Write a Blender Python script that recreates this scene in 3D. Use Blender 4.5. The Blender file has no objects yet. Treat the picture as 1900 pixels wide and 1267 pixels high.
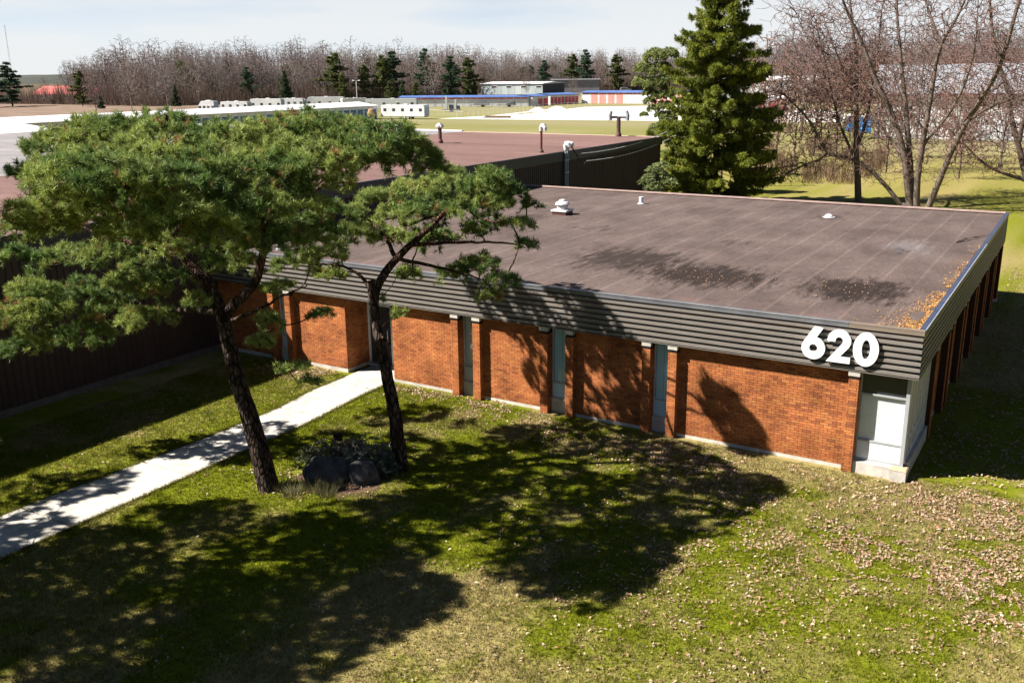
import bpy, math, random
import numpy as np
from mathutils import Matrix, Vector
from math import radians as RAD, sin, cos, pi

S = bpy.context.scene
COL = S.collection
rng = np.random.default_rng(620)
random.seed(620)

# ------------------------------------------------------------------ camera
CAM = np.array((2.8939, -22.7245, 9.4965))
cam_d = bpy.data.cameras.new('camera'); cam = bpy.data.objects.new('camera', cam_d); COL.objects.link(cam)
cam_d.sensor_width = 36.0; cam_d.lens = 33.376; cam_d.clip_start = 0.1; cam_d.clip_end = 9000
_r = (0.85475742, 0.51893484, -0.00981763); _u = (-0.13222168, 0.23600081, 0.96271545); _f = (-0.50190356, 0.82159007, -0.27033788)
cam.matrix_world = Matrix(((_r[0], _u[0], -_f[0], CAM[0]), (_r[1], _u[1], -_f[1], CAM[1]), (_r[2], _u[2], -_f[2], CAM[2]), (0, 0, 0, 1)))
S.camera = cam
# ------------------------------------------------------------------ sky, sun, exposure
SUN = Vector((0.82, 0.58, -1.0)).normalized()          # direction the light travels
VEIL_X, VEIL_Y = 0.0, 0.0
W = bpy.data.worlds.new('World'); S.world = W; W.use_nodes = True
nt = W.node_tree; bg = nt.nodes['Background']
sky = nt.nodes.new('ShaderNodeTexSky'); sky.sky_type = 'NISHITA'; sky.sun_disc = False
sky.sun_elevation = math.asin(-SUN.z); sky.sun_rotation = math.atan2(-SUN.x, -SUN.y)
sky.air_density = 0.45; sky.dust_density = 0.0; sky.ozone_density = 0.0
# pale veil of thin high cloud low round the whole horizon, thinning unevenly upwards
tc = nt.nodes.new('ShaderNodeTexCoord'); sp = nt.nodes.new('ShaderNodeSeparateXYZ'); nt.links.new(tc.outputs['Generated'], sp.inputs[0])
vm = nt.nodes.new('ShaderNodeMapping'); vm.inputs['Scale'].default_value = (1.3, 1.3, 9.0); vm.inputs['Location'].default_value = (VEIL_X, VEIL_Y, 0); nt.links.new(tc.outputs['Generated'], vm.inputs[0])
vn = nt.nodes.new('ShaderNodeTexNoise'); vn.inputs['Scale'].default_value = 1.6; vn.inputs['Detail'].default_value = 5; nt.links.new(vm.outputs[0], vn.inputs[0])
vz = nt.nodes.new('ShaderNodeMapRange'); vz.interpolation_type = 'SMOOTHSTEP'; vz.inputs[1].default_value = 0.36; vz.inputs[2].default_value = 0.0; vz.inputs[3].default_value = 0.0; vz.inputs[4].default_value = 1.0; nt.links.new(sp.outputs['Z'], vz.inputs[0])
vr = nt.nodes.new('ShaderNodeMapRange'); vr.inputs[1].default_value = 0.36; vr.inputs[2].default_value = 0.50; vr.inputs[3].default_value = 0.55; vr.inputs[4].default_value = 1.0; nt.links.new(vn.outputs['Fac'], vr.inputs[0])
vf = nt.nodes.new('ShaderNodeMath'); vf.operation = 'MULTIPLY'; nt.links.new(vz.outputs[0], vf.inputs[0]); nt.links.new(vr.outputs[0], vf.inputs[1])
vx = nt.nodes.new('ShaderNodeMix'); vx.data_type = 'RGBA'; nt.links.new(vf.outputs[0], vx.inputs[0]); nt.links.new(sky.outputs[0], vx.inputs[6]); vx.inputs[7].default_value = (6.5, 6.7, 6.8, 1)
nt.links.new(vx.outputs[2], bg.inputs[0]); bg.inputs[1].default_value = 0.05
sd = bpy.data.lights.new('sun', 'SUN'); sd.energy = 5.0; sd.angle = RAD(0.5); sd.color = (1.0, 0.95, 0.87)
sun = bpy.data.objects.new('sun', sd); COL.objects.link(sun); sun.location = (-30, -30, 40)
sun.rotation_euler = SUN.to_track_quat('-Z', 'Y').to_euler()
S.view_settings.view_transform = 'Standard'; S.view_settings.look = 'None'
S.view_settings.gamma = 1.0; S.view_settings.use_curve_mapping = False
S.view_settings.exposure = 1.4
try:
    S.cycles.use_denoising = True; S.cycles.max_bounces = 6; S.cycles.transparent_max_bounces = 12
    S.cycles.diffuse_bounces = 1; S.cycles.glossy_bounces = 2
except Exception: pass

# ------------------------------------------------------------------ materials
MATS = {}
def mat(name, col, col2=None, rough=0.85, scale=4.0, bump=0.0, bscale=40.0, metal=0.0, spec=0.3, stretch=(1, 1, 1), lo=0.35, hi=0.65, trans=0.0, fine=0.0):
    m = bpy.data.materials.new(name); m.use_nodes = True; t = m.node_tree; N = t.nodes; Lk = t.links
    b = N['Principled BSDF']
    geo = N.new('ShaderNodeNewGeometry'); mp = N.new('ShaderNodeMapping'); mp.inputs['Scale'].default_value = stretch
    Lk.new(geo.outputs['Position'], mp.inputs['Vector'])
    nz = N.new('ShaderNodeTexNoise'); nz.inputs['Scale'].default_value = scale; nz.inputs['Detail'].default_value = 7; nz.inputs['Roughness'].default_value = 0.62
    Lk.new(mp.outputs[0], nz.inputs['Vector'])
    cr = N.new('ShaderNodeValToRGB'); e = cr.color_ramp.elements
    if col2 is None: col2 = tuple(min(1, c * 1.25) for c in col); col = tuple(c * 0.78 for c in col)
    e[0].position = lo; e[1].position = hi; e[0].color = (*col, 1); e[1].color = (*col2, 1)
    Lk.new(nz.outputs['Fac'], cr.inputs['Fac'])
    at = N.new('ShaderNodeAttribute'); at.attribute_name = 'tint'
    mx = N.new('ShaderNodeMix'); mx.data_type = 'RGBA'; mx.blend_type = 'MULTIPLY'; mx.inputs[0].default_value = 1.0
    Lk.new(cr.outputs[0], mx.inputs[6]); Lk.new(at.outputs['Color'], mx.inputs[7])
    out = mx.outputs[2]
    if fine:
        n2 = N.new('ShaderNodeTexNoise'); n2.inputs['Scale'].default_value = bscale; n2.inputs['Detail'].default_value = 4
        Lk.new(mp.outputs[0], n2.inputs['Vector'])
        mr = N.new('ShaderNodeMapRange'); mr.inputs[1].default_value = 0.3; mr.inputs[2].default_value = 0.7
        mr.inputs[3].default_value = 1 - fine; mr.inputs[4].default_value = 1 + fine
        Lk.new(n2.outputs['Fac'], mr.inputs[0])
        m2 = N.new('ShaderNodeMix'); m2.data_type = 'RGBA'; m2.blend_type = 'MULTIPLY'; m2.inputs[0].default_value = 1.0
        Lk.new(out, m2.inputs[6]); Lk.new(mr.outputs[0], m2.inputs[7]); out = m2.outputs[2]
    Lk.new(out, b.inputs['Base Color'])
    b.inputs['Roughness'].default_value = rough; b.inputs['Metallic'].default_value = metal
    b.inputs['Specular IOR Level'].default_value = spec
    if bump:
        n3 = N.new('ShaderNodeTexNoise'); n3.inputs['Scale'].default_value = bscale; n3.inputs['Detail'].default_value = 5
        Lk.new(mp.outputs[0], n3.inputs['Vector'])
        bp = N.new('ShaderNodeBump'); bp.inputs['Strength'].default_value = bump; bp.inputs['Distance'].default_value = 0.06 if name == 'bark_pine' else 0.02
        Lk.new(n3.outputs['Fac'], bp.inputs['Height']); Lk.new(bp.outputs[0], b.inputs['Normal'])
    if trans:
        tr = N.new('ShaderNodeBsdfTranslucent'); Lk.new(out, tr.inputs[0])
        ms = N.new('ShaderNodeMixShader'); ms.inputs[0].default_value = trans
        o = N['Material Output']; Lk.new(b.outputs[0], ms.inputs[1]); Lk.new(tr.outputs[0], ms.inputs[2]); Lk.new(ms.outputs[0], o.inputs[0])
    MATS[name] = m
    return m

def glass_mat(name, tint=(0.96, 0.98, 0.98), rough=0.02):
    m = bpy.data.materials.new(name); m.use_nodes = True; t = m.node_tree; N = t.nodes; Lk = t.links
    N.remove(N['Principled BSDF'])
    tr = N.new('ShaderNodeBsdfTransparent'); tr.inputs[0].default_value = (*tint, 1)
    gl = N.new('ShaderNodeBsdfGlossy'); gl.inputs['Roughness'].default_value = rough
    lw = N.new('ShaderNodeLayerWeight'); lw.inputs[0].default_value = 0.5
    pw = N.new('ShaderNodeMath'); pw.operation = 'POWER'; Lk.new(lw.outputs['Facing'], pw.inputs[0]); pw.inputs[1].default_value = 4.0
    fr = N.new('ShaderNodeMapRange'); fr.inputs[3].default_value = 0.06; fr.inputs[4].default_value = 0.5; Lk.new(pw.outputs[0], fr.inputs[0])
    nz = N.new('ShaderNodeTexNoise'); nz.inputs['Scale'].default_value = 2.0
    bp = N.new('ShaderNodeBump'); bp.inputs['Strength'].default_value = 0.02; Lk.new(nz.outputs[0], bp.inputs['Height']); Lk.new(bp.outputs[0], gl.inputs['Normal'])
    ms = N.new('ShaderNodeMixShader'); Lk.new(fr.outputs[0], ms.inputs[0]); Lk.new(tr.outputs[0], ms.inputs[1]); Lk.new(gl.outputs[0], ms.inputs[2])
    Lk.new(ms.outputs[0], N['Material Output'].inputs[0]); MATS[name] = m
    return m

mat('brick', (0.37, 0.125, 0.045), (0.49, 0.172, 0.062), rough=0.9, scale=9, bump=0.25, bscale=60, spec=0.15)
mat('mortar', (0.045, 0.026, 0.018), (0.07, 0.042, 0.03), rough=0.95, scale=12, spec=0.1)
mat('fascia_metal', (0.155, 0.137, 0.120), (0.205, 0.183, 0.162), rough=0.5, scale=1.3, stretch=(1, 1, 6), spec=0.4)
mat('coping_metal', (0.11, 0.112, 0.122), (0.155, 0.157, 0.168), rough=0.4, scale=2, spec=0.5)
mat('pink_edge', (0.36, 0.25, 0.22), (0.46, 0.33, 0.29), rough=0.8, scale=3)
mat('concrete', (0.40, 0.37, 0.33), (0.58, 0.54, 0.48), rough=0.95, scale=3, bump=0.2, bscale=30)
mat('navy_metal', (0.035, 0.042, 0.075), (0.05, 0.06, 0.10), rough=0.4, scale=2, spec=0.5)
mat('path_concrete', (0.36, 0.33, 0.29), (0.56, 0.53, 0.48), rough=0.95, scale=2.2, bump=0.15, bscale=50, fine=0.08)
mat('white_paint', (0.76, 0.76, 0.75), (0.86, 0.86, 0.85), rough=0.55, scale=3)
mat('window_frame', (0.50, 0.50, 0.50), (0.62, 0.62, 0.62), rough=0.45, scale=3, spec=0.5)
mat('blind', (0.74, 0.77, 0.77), (0.82, 0.84, 0.84), rough=0.8, scale=1.5)
mat('spandrel', (0.55, 0.58, 0.60), (0.66, 0.69, 0.70), rough=0.35, scale=1.5, spec=0.5)
mat('dark_interior', (0.012, 0.012, 0.012), (0.02, 0.02, 0.02), rough=0.9)
mat('soffit', (0.06, 0.05, 0.045), (0.09, 0.08, 0.07), rough=0.9)
mat('dark_cladding', (0.030, 0.018, 0.017), (0.044, 0.027, 0.025), rough=0.6, scale=1.2, stretch=(1, 1, 0.2), spec=0.4)
mat('dark_fascia', (0.022, 0.024, 0.032), (0.034, 0.036, 0.046), rough=0.5, scale=1.5, spec=0.4)
mat('brown_roof', (0.115, 0.062, 0.054), (0.185, 0.105, 0.090), rough=0.95, scale=0.28, stretch=(0.35, 1.6, 1), fine=0.16, bscale=5, lo=0.3, hi=0.66)
mat('grey_roof', (0.16, 0.15, 0.15), (0.24, 0.22, 0.22), rough=0.95, scale=0.6, stretch=(0.3, 2, 1), fine=0.1, bscale=6)
mat('pipe_brown', (0.10, 0.05, 0.045), (0.15, 0.075, 0.065), rough=0.7, scale=6)
mat('galvanised', (0.42, 0.43, 0.44), (0.62, 0.63, 0.64), rough=0.45, scale=9, metal=0.0, spec=0.6)
mat('conduit', (0.20, 0.24, 0.30), (0.30, 0.34, 0.40), rough=0.5, scale=6, spec=0.5)
mat('black_rubber', (0.015, 0.015, 0.016), (0.03, 0.03, 0.03), rough=0.8)
mat('cable', (0.30, 0.30, 0.30), (0.5, 0.5, 0.5), rough=0.6)
mat('ground', (0.80, 0.80, 0.80), (1.15, 1.15, 1.10), rough=1.0, scale=5, bump=0.6, bscale=45, fine=0.25, spec=0.05)
mat('grass_blade', (0.85, 0.85, 0.85), (1.1, 1.1, 1.1), rough=0.8, scale=3, spec=0.15, trans=0.25)
mat('dead_leaf', (0.85, 0.85, 0.85), (1.1, 1.1, 1.1), rough=0.85, scale=10, spec=0.1, trans=0.15)
mat('mulch', (0.055, 0.032, 0.02), (0.16, 0.095, 0.055), rough=1.0, scale=14, bump=0.6, bscale=40, fine=0.3)
mat('gravel', (0.46, 0.44, 0.41), (0.60, 0.58, 0.54), rough=1.0, scale=0.3, fine=0.1, bscale=2)
mat('field_soil', (0.13, 0.085, 0.06), (0.21, 0.145, 0.10), rough=1.0, scale=0.15, fine=0.2, bscale=1.5)
mat('bark_pine', (0.020, 0.013, 0.010), (0.105, 0.075, 0.06), rough=0.95, scale=9, bump=1.0, bscale=11, stretch=(1, 1, 0.35), spec=0.1)
mat('bark', (0.7, 0.7, 0.7), (1.15, 1.15, 1.15), rough=0.95, scale=5, bump=0.5, bscale=20, stretch=(1, 1, 0.3), spec=0.1)
mat('needles', (0.85, 0.85, 0.85), (1.15, 1.15, 1.15), rough=0.55, scale=1.2, spec=0.35, trans=0.3)
mat('twig', (0.8, 0.8, 0.8), (1.15, 1.15, 1.15), rough=0.95, scale=0.4, spec=0.05)
mat('rock', (0.028, 0.028, 0.031), (0.10, 0.095, 0.092), rough=0.9, scale=4, bump=0.6, bscale=12)
mat('white_metal', (0.56, 0.56, 0.56), (0.70, 0.70, 0.70), rough=0.5, scale=0.3, spec=0.4)
mat('blue_metal', (0.02, 0.10, 0.20), (0.03, 0.14, 0.26), rough=0.5, scale=0.3, spec=0.4)
mat('red_metal', (0.50, 0.03, 0.05), (0.62, 0.045, 0.07), rough=0.5, scale=0.3, spec=0.4)
mat('pale_red_metal', (0.66, 0.22, 0.19), (0.74, 0.30, 0.26), rough=0.5, scale=0.3)
mat('blue_roof', (0.06, 0.11, 0.30), (0.09, 0.16, 0.38), rough=0.5, scale=0.3, spec=0.4)
mat('greyblue_wall', (0.30, 0.36, 0.36), (0.40, 0.45, 0.44), rough=0.6, scale=0.15, stretch=(1, 1, 0.05))
mat('grey_wall', (0.20, 0.20, 0.21), (0.26, 0.26, 0.27), rough=0.7, scale=0.3)
mat('dark_wall', (0.035, 0.045, 0.055), (0.05, 0.06, 0.07), rough=0.7, scale=0.3)
mat('red_roof', (0.50, 0.10, 0.09), (0.60, 0.14, 0.12), rough=0.7, scale=0.2)
mat('shed_roof', (0.19, 0.20, 0.22), (0.27, 0.28, 0.30), rough=0.7, scale=0.4, stretch=(3, 0.3, 1))
mat('toilet_blue', (0.02, 0.13, 0.34), (0.03, 0.17, 0.42), rough=0.5, scale=1)
mat('dark_glass', (0.02, 0.025, 0.03), (0.03, 0.035, 0.04), rough=0.12, spec=0.6)
mat('wood', (0.14, 0.09, 0.06), (0.24, 0.17, 0.12), rough=0.9, scale=6, stretch=(1, 1, 0.2))
mat('hill_wood', (0.035, 0.04, 0.03), (0.06, 0.062, 0.05), rough=1.0, scale=0.02)
glass_mat('window_glass')

def plate_bark():
    m = MATS['bark_pine']; t = m.node_tree; N = t.nodes; Lk = t.links; b = N['Principled BSDF']; src = b.inputs['Base Color'].links[0].from_socket
    geo = N.new('ShaderNodeNewGeometry'); mp = N.new('ShaderNodeMapping'); mp.inputs['Scale'].default_value = (11, 11, 3.6); Lk.new(geo.outputs['Position'], mp.inputs[0])
    vo = N.new('ShaderNodeTexVoronoi'); vo.feature = 'DISTANCE_TO_EDGE'; vo.inputs['Scale'].default_value = 1.0; Lk.new(mp.outputs[0], vo.inputs['Vector'])
    mr = N.new('ShaderNodeMapRange'); mr.inputs[1].default_value = 0.02; mr.inputs[2].default_value = 0.22; mr.inputs[3].default_value = 0.25; mr.inputs[4].default_value = 1.25; Lk.new(vo.outputs['Distance'], mr.inputs[0])
    mx = N.new('ShaderNodeMix'); mx.data_type = 'RGBA'; mx.blend_type = 'MULTIPLY'; mx.inputs[0].default_value = 1.0; Lk.new(src, mx.inputs[6]); Lk.new(mr.outputs[0], mx.inputs[7]); Lk.new(mx.outputs[2], b.inputs['Base Color'])
    bp = N.new('ShaderNodeBump'); bp.inputs['Strength'].default_value = 1.0; bp.inputs['Distance'].default_value = 0.03; Lk.new(mr.outputs[0], bp.inputs['Height']); Lk.new(b.inputs['Normal'].links[0].from_socket, bp.inputs['Normal']); Lk.new(bp.outputs[0], b.inputs['Normal'])
plate_bark()
def stain_brick():
    m = MATS['brick']; t = m.node_tree; N = t.nodes; Lk = t.links; b = N['Principled BSDF']; src = b.inputs['Base Color'].links[0].from_socket
    geo = N.new('ShaderNodeNewGeometry'); nz = N.new('ShaderNodeTexNoise'); nz.inputs['Scale'].default_value = 1.6; nz.inputs['Detail'].default_value = 6; Lk.new(geo.outputs['Position'], nz.inputs[0])
    sx = N.new('ShaderNodeSeparateXYZ'); Lk.new(geo.outputs['Position'], sx.inputs[0])
    mr = N.new('ShaderNodeMapRange'); mr.inputs[1].default_value = 0.35; mr.inputs[2].default_value = 0.68; mr.inputs[3].default_value = 1.1; mr.inputs[4].default_value = 0.66; Lk.new(nz.outputs['Fac'], mr.inputs[0])
    zz = N.new('ShaderNodeMapRange'); zz.inputs[1].default_value = 0.0; zz.inputs[2].default_value = 0.55; zz.inputs[3].default_value = 0.82; zz.inputs[4].default_value = 1.0; Lk.new(sx.outputs['Z'], zz.inputs[0])
    mu = N.new('ShaderNodeMath'); mu.operation = 'MULTIPLY'; Lk.new(mr.outputs[0], mu.inputs[0]); Lk.new(zz.outputs[0], mu.inputs[1])
    mx = N.new('ShaderNodeMix'); mx.data_type = 'RGBA'; mx.blend_type = 'MULTIPLY'; mx.inputs[0].default_value = 1.0; Lk.new(src, mx.inputs[6]); Lk.new(mu.outputs[0], mx.inputs[7]); Lk.new(mx.outputs[2], b.inputs['Base Color'])
stain_brick()
def felt_material():
    m = mat('roof_felt', (0.076, 0.056, 0.050), (0.124, 0.093, 0.084), rough=0.95, scale=0.55, stretch=(1.2, 0.6, 1), fine=0.14, bscale=9, spec=0.15, bump=0.3)
    t = m.node_tree; N = t.nodes; Lk = t.links; b = N['Principled BSDF']
    src = b.inputs['Base Color'].links[0].from_socket
    geo = N.new('ShaderNodeNewGeometry')
    st = N.new('ShaderNodeMapping'); st.inputs['Scale'].default_value = (4.5, 1.1, 1); Lk.new(geo.outputs['Position'], st.inputs[0])
    nz = N.new('ShaderNodeTexNoise'); nz.inputs['Scale'].default_value = 1.0; nz.inputs['Detail'].default_value = 8; nz.inputs['Roughness'].default_value = 0.7; Lk.new(st.outputs[0], nz.inputs[0])
    big = N.new('ShaderNodeTexNoise'); big.inputs['Scale'].default_value = 1.1; big.inputs['Detail'].default_value = 5; Lk.new(geo.outputs['Position'], big.inputs[0])
    def patch(cx, cy, rx, ry, c, amount, thr):
        nonlocal src
        sub = N.new('ShaderNodeVectorMath'); sub.operation = 'SUBTRACT'; sub.inputs[1].default_value = (cx, cy, 3.72); Lk.new(geo.outputs['Position'], sub.inputs[0])
        mul = N.new('ShaderNodeVectorMath'); mul.operation = 'MULTIPLY'; mul.inputs[1].default_value = (1 / rx, 1 / ry, 0); Lk.new(sub.outputs[0], mul.inputs[0])
        ln = N.new('ShaderNodeVectorMath'); ln.operation = 'LENGTH'; Lk.new(mul.outputs[0], ln.inputs[0])
        mr = N.new('ShaderNodeMapRange'); mr.inputs[1].default_value = 1.15; mr.inputs[2].default_value = 0.25; mr.inputs[3].default_value = -0.35; mr.inputs[4].default_value = 0.16; Lk.new(ln.outputs['Value'], mr.inputs[0])
        ad = N.new('ShaderNodeMath'); ad.operation = 'ADD'; Lk.new(mr.outputs[0], ad.inputs[0]); Lk.new(nz.outputs['Fac'], ad.inputs[1])
        m3 = N.new('ShaderNodeMapRange'); m3.inputs[1].default_value = thr; m3.inputs[2].default_value = thr + 0.20; m3.inputs[3].default_value = 0; m3.inputs[4].default_value = amount; Lk.new(ad.outputs[0], m3.inputs[0])
        mx = N.new('ShaderNodeMix'); mx.data_type = 'RGBA'; Lk.new(m3.outputs[0], mx.inputs[0]); Lk.new(src, mx.inputs[6]); mx.inputs[7].default_value = (*c, 1); src = mx.outputs[2]
    dk = (0.022, 0.015, 0.013)
    patch(-6.6, 3.9, 3.2, 2.6, dk, 0.95, 0.38)
    patch(-2.3, 4.0, 2.3, 2.6, dk, 0.95, 0.38)
    patch(-9.7, 5.2, 3.2, 3.4, dk, 0.85, 0.43)
    patch(-2.2, 11.6, 1.7, 3.4, (0.17, 0.155, 0.16), 0.55, 0.50)
    patch(-2.4, 10.6, 1.3, 2.0, dk, 0.7, 0.55)
    patch(-6.3, 17.5, 1.4, 1.6, dk, 0.7, 0.52)
    patch(-7.5, 9.8, 2.0, 1.6, dk, 0.6, 0.56)
    patch(-13.5, 10.5, 3.0, 1.8, dk, 0.6, 0.57)
    patch(-17.2, 12.2, 1.6, 1.2, dk, 0.6, 0.54)
    # warm brown margin along the eaves, ragged by noise
    mr = N.new('ShaderNodeSeparateXYZ'); Lk.new(geo.outputs['Position'], mr.inputs[0])
    m4 = N.new('ShaderNodeMapRange'); m4.inputs[1].default_value = 2.6; m4.inputs[2].default_value = 0.0; m4.inputs[3].default_value = -0.5; m4.inputs[4].default_value = 0.25; Lk.new(mr.outputs['Y'], m4.inputs[0])
    a2 = N.new('ShaderNodeMath'); a2.operation = 'ADD'; Lk.new(m4.outputs[0], a2.inputs[0]); Lk.new(big.outputs['Fac'], a2.inputs[1])
    m5 = N.new('ShaderNodeMapRange'); m5.inputs[1].default_value = 0.45; m5.inputs[2].default_value = 0.8; m5.inputs[3].default_value = 0; m5.inputs[4].default_value = 0.65; Lk.new(a2.outputs[0], m5.inputs[0])
    mx = N.new('ShaderNodeMix'); mx.data_type = 'RGBA'; Lk.new(m5.outputs[0], mx.inputs[0]); Lk.new(src, mx.inputs[6]); mx.inputs[7].default_value = (0.15, 0.10, 0.088, 1)
    Lk.new(mx.outputs[2], b.inputs['Base Color'])
felt_material()

# ------------------------------------------------------------------ mesh helpers
def absloc(o):
    v = np.zeros(3)
    while o is not None:
        v += np.array(o.location); o = o.parent
    return v

def finish(me, name, m, parent, at, smooth):
    o = bpy.data.objects.new(name, me)
    if m is not None: me.materials.append(MATS[m])
    if smooth: me.polygons.foreach_set('use_smooth', [True] * len(me.polygons))
    COL.objects.link(o)
    if parent is not None: o.parent = parent
    elif at is not None: o.location = at
    return o

def set_tint(me, cols):
    a = me.color_attributes.new('tint', 'FLOAT_COLOR', 'POINT')
    c = np.ones((len(me.vertices), 4), np.float32); c[:, :3] = cols
    a.data.foreach_set('color', c.ravel())

def np_mesh(name, V, F, m, parent=None, at=None, cols=None, smooth=False):
    """V (n,3), F (k,3) or (k,4) -> one mesh object"""
    V = np.asarray(V, np.float64)
    off = absloc(parent) if parent is not None else (np.array(at) if at is not None else np.zeros(3))
    V = V - off
    me = bpy.data.meshes.new(name)
    k = F.shape[1]; F = np.asarray(F, np.int32)
    me.vertices.add(len(V)); me.vertices.foreach_set('co', V.astype(np.float32).ravel())
    me.loops.add(F.size); me.loops.foreach_set('vertex_index', F.ravel())
    me.polygons.add(len(F)); me.polygons.foreach_set('loop_start', np.arange(0, F.size, k, dtype=np.int32))
    me.update(calc_edges=True)
    set_tint(me, np.ones((len(V), 3)) if cols is None else cols)
    return finish(me, name, m, parent, at, smooth)

class MB:
    def __init__(s): s.v = []; s.f = []; s.c = []
    def add(s, vs, fs, c=(1, 1, 1)):
        b = len(s.v); s.v += [tuple(map(float, q)) for q in vs]; s.c += [c] * len(vs); s.f += [tuple(b + i for i in f) for f in fs]; return s
    def box(s, x0, x1, y0, y1, z0, z1, c=(1, 1, 1)):
        x0, x1 = sorted((x0, x1)); y0, y1 = sorted((y0, y1)); z0, z1 = sorted((z0, z1))
        return s.add([(x0, y0, z0), (x1, y0, z0), (x1, y1, z0), (x0, y1, z0), (x0, y0, z1), (x1, y0, z1), (x1, y1, z1), (x0, y1, z1)],
              [(0, 3, 2, 1), (4, 5, 6, 7), (0, 1, 5, 4), (1, 2, 6, 5), (2, 3, 7, 6), (3, 0, 4, 7)], c)
    def obox(s, P, ux, uy, x0, x1, y0, y1, z0, z1, c=(1, 1, 1)):
        """box in a frame with origin P and horizontal axes ux, uy"""
        q = [(x0, y0, z0), (x1, y0, z0), (x1, y1, z0), (x0, y1, z0), (x0, y0, z1), (x1, y0, z1), (x1, y1, z1), (x0, y1, z1)]
        vs = [(P[0] + a * ux[0] + b * uy[0], P[1] + a * ux[1] + b * uy[1], z) for a, b, z in q]
        return s.add(vs, [(0, 3, 2, 1), (4, 5, 6, 7), (0, 1, 5, 4), (1, 2, 6, 5), (2, 3, 7, 6), (3, 0, 4, 7)], c)
    def quad(s, a, b, c, d, col=(1, 1, 1)): return s.add([a, b, c, d], [(0, 1, 2, 3)], col)
    def tube(s, pts, radii, k=8, c=(1, 1, 1), cap=True):
        pts = [Vector(p) for p in pts]; n = len(pts)
        if not hasattr(radii, '__len__'): radii = [radii] * n
        vs = []; fs = []; ref = None
        for i, p in enumerate(pts):
            d = (pts[min(i + 1, n - 1)] - pts[max(i - 1, 0)]).normalized()
            if ref is None: ref = d.orthogonal().normalized()
            a = (ref - d * ref.dot(d)).normalized(); b = d.cross(a); ref = a
            for j in range(k):
                t = 2 * pi * j / k; vs.append(p + (a * cos(t) + b * sin(t)) * radii[i])
        for i in range(n - 1):
            for j in range(k): fs.append((i * k + j, i * k + (j + 1) % k, (i + 1) * k + (j + 1) % k, (i + 1) * k + j))
        if cap: fs.append(tuple(range(k - 1, -1, -1))); fs.append(tuple((n - 1) * k + j for j in range(k)))
        return s.add(vs, fs, c)
    def lathe(s, prof, cx, cy, n=16, c=(1, 1, 1)):
        """profile [(r, z)] turned about a vertical axis"""
        vs = [(cx + r * cos(2 * pi * j / n), cy + r * sin(2 * pi * j / n), z) for r, z in prof for j in range(n)]
        fs = [(i * n + j, i * n + (j + 1) % n, (i + 1) * n + (j + 1) % n, (i + 1) * n + j) for i in range(len(prof) - 1) for j in range(n)]
        fs.append(tuple((len(prof) - 1) * n + j for j in range(n))); fs.append(tuple(range(n - 1, -1, -1)))
        return s.add(vs, fs, c)
    def build(s, name, m, parent=None, at=None, smooth=False):
        off = absloc(parent) if parent is not None else (np.array(at, float) if at is not None else np.zeros(3))
        me = bpy.data.meshes.new(name); V = np.array(s.v) - off
        me.from_pydata(V.tolist(), [], s.f); me.update(); set_tint(me, np.array(s.c))
        return finish(me, name, m, parent, at, smooth)

def tag(o, label=None, cat=None, group=None, kind=None):
    if label: o['label'] = label
    if cat: o['category'] = cat
    if group: o['group'] = group
    if kind: o['kind'] = kind
    return o
def thing(name, label, cat, loc=(0, 0, 0), rz=0.0, group=None):
    o = bpy.data.objects.new(name, None); COL.objects.link(o); o.location = loc; o.rotation_euler = (0, 0, rz); o.empty_display_size = 0.3
    return tag(o, label, cat, group)
def dup(root, loc=None, rz=None, label=None, scale=None):
    """copy of a thing with copies of its parts and sub-parts (mesh data shared)"""
    r = root.copy(); COL.objects.link(r)
    if loc is not None: r.location = loc
    if rz is not None: r.rotation_euler = (0, 0, rz)
    if scale is not None: r.scale = scale
    if label: r['label'] = label
    for ch in list(root.children):
        c = ch.copy(); COL.objects.link(c); c.parent = r
        for g in list(ch.children):
            d = g.copy(); COL.objects.link(d); d.parent = c
    return r

# ------------------------------------------------------------------ value noise
_LAT = np.random.default_rng(7).random((256, 256))
def vnoise(x, y, octv=3):
    x = np.asarray(x, float); y = np.asarray(y, float); s = 0; a = 1; tot = 0
    for o in range(octv):
        xi = np.floor(x).astype(int); yi = np.floor(y).astype(int); fx = x - xi; fy = y - yi
        fx = fx * fx * (3 - 2 * fx); fy = fy * fy * (3 - 2 * fy)
        g = lambda i, j: _LAT[(i + 37 * o) % 256, (j + 91 * o) % 256]
        v = (g(xi, yi) * (1 - fx) + g(xi + 1, yi) * fx) * (1 - fy) + (g(xi, yi + 1) * (1 - fx) + g(xi + 1, yi + 1) * fx) * fy
        s = s + a * v; tot += a; a *= 0.55; x = x * 2.03 + 11.3; y = y * 2.03 + 5.7
    return s / tot
def sstep(a, b, x):
    t = np.clip((x - a) / (b - a), 0, 1); return t * t * (3 - 2 * t)

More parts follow.
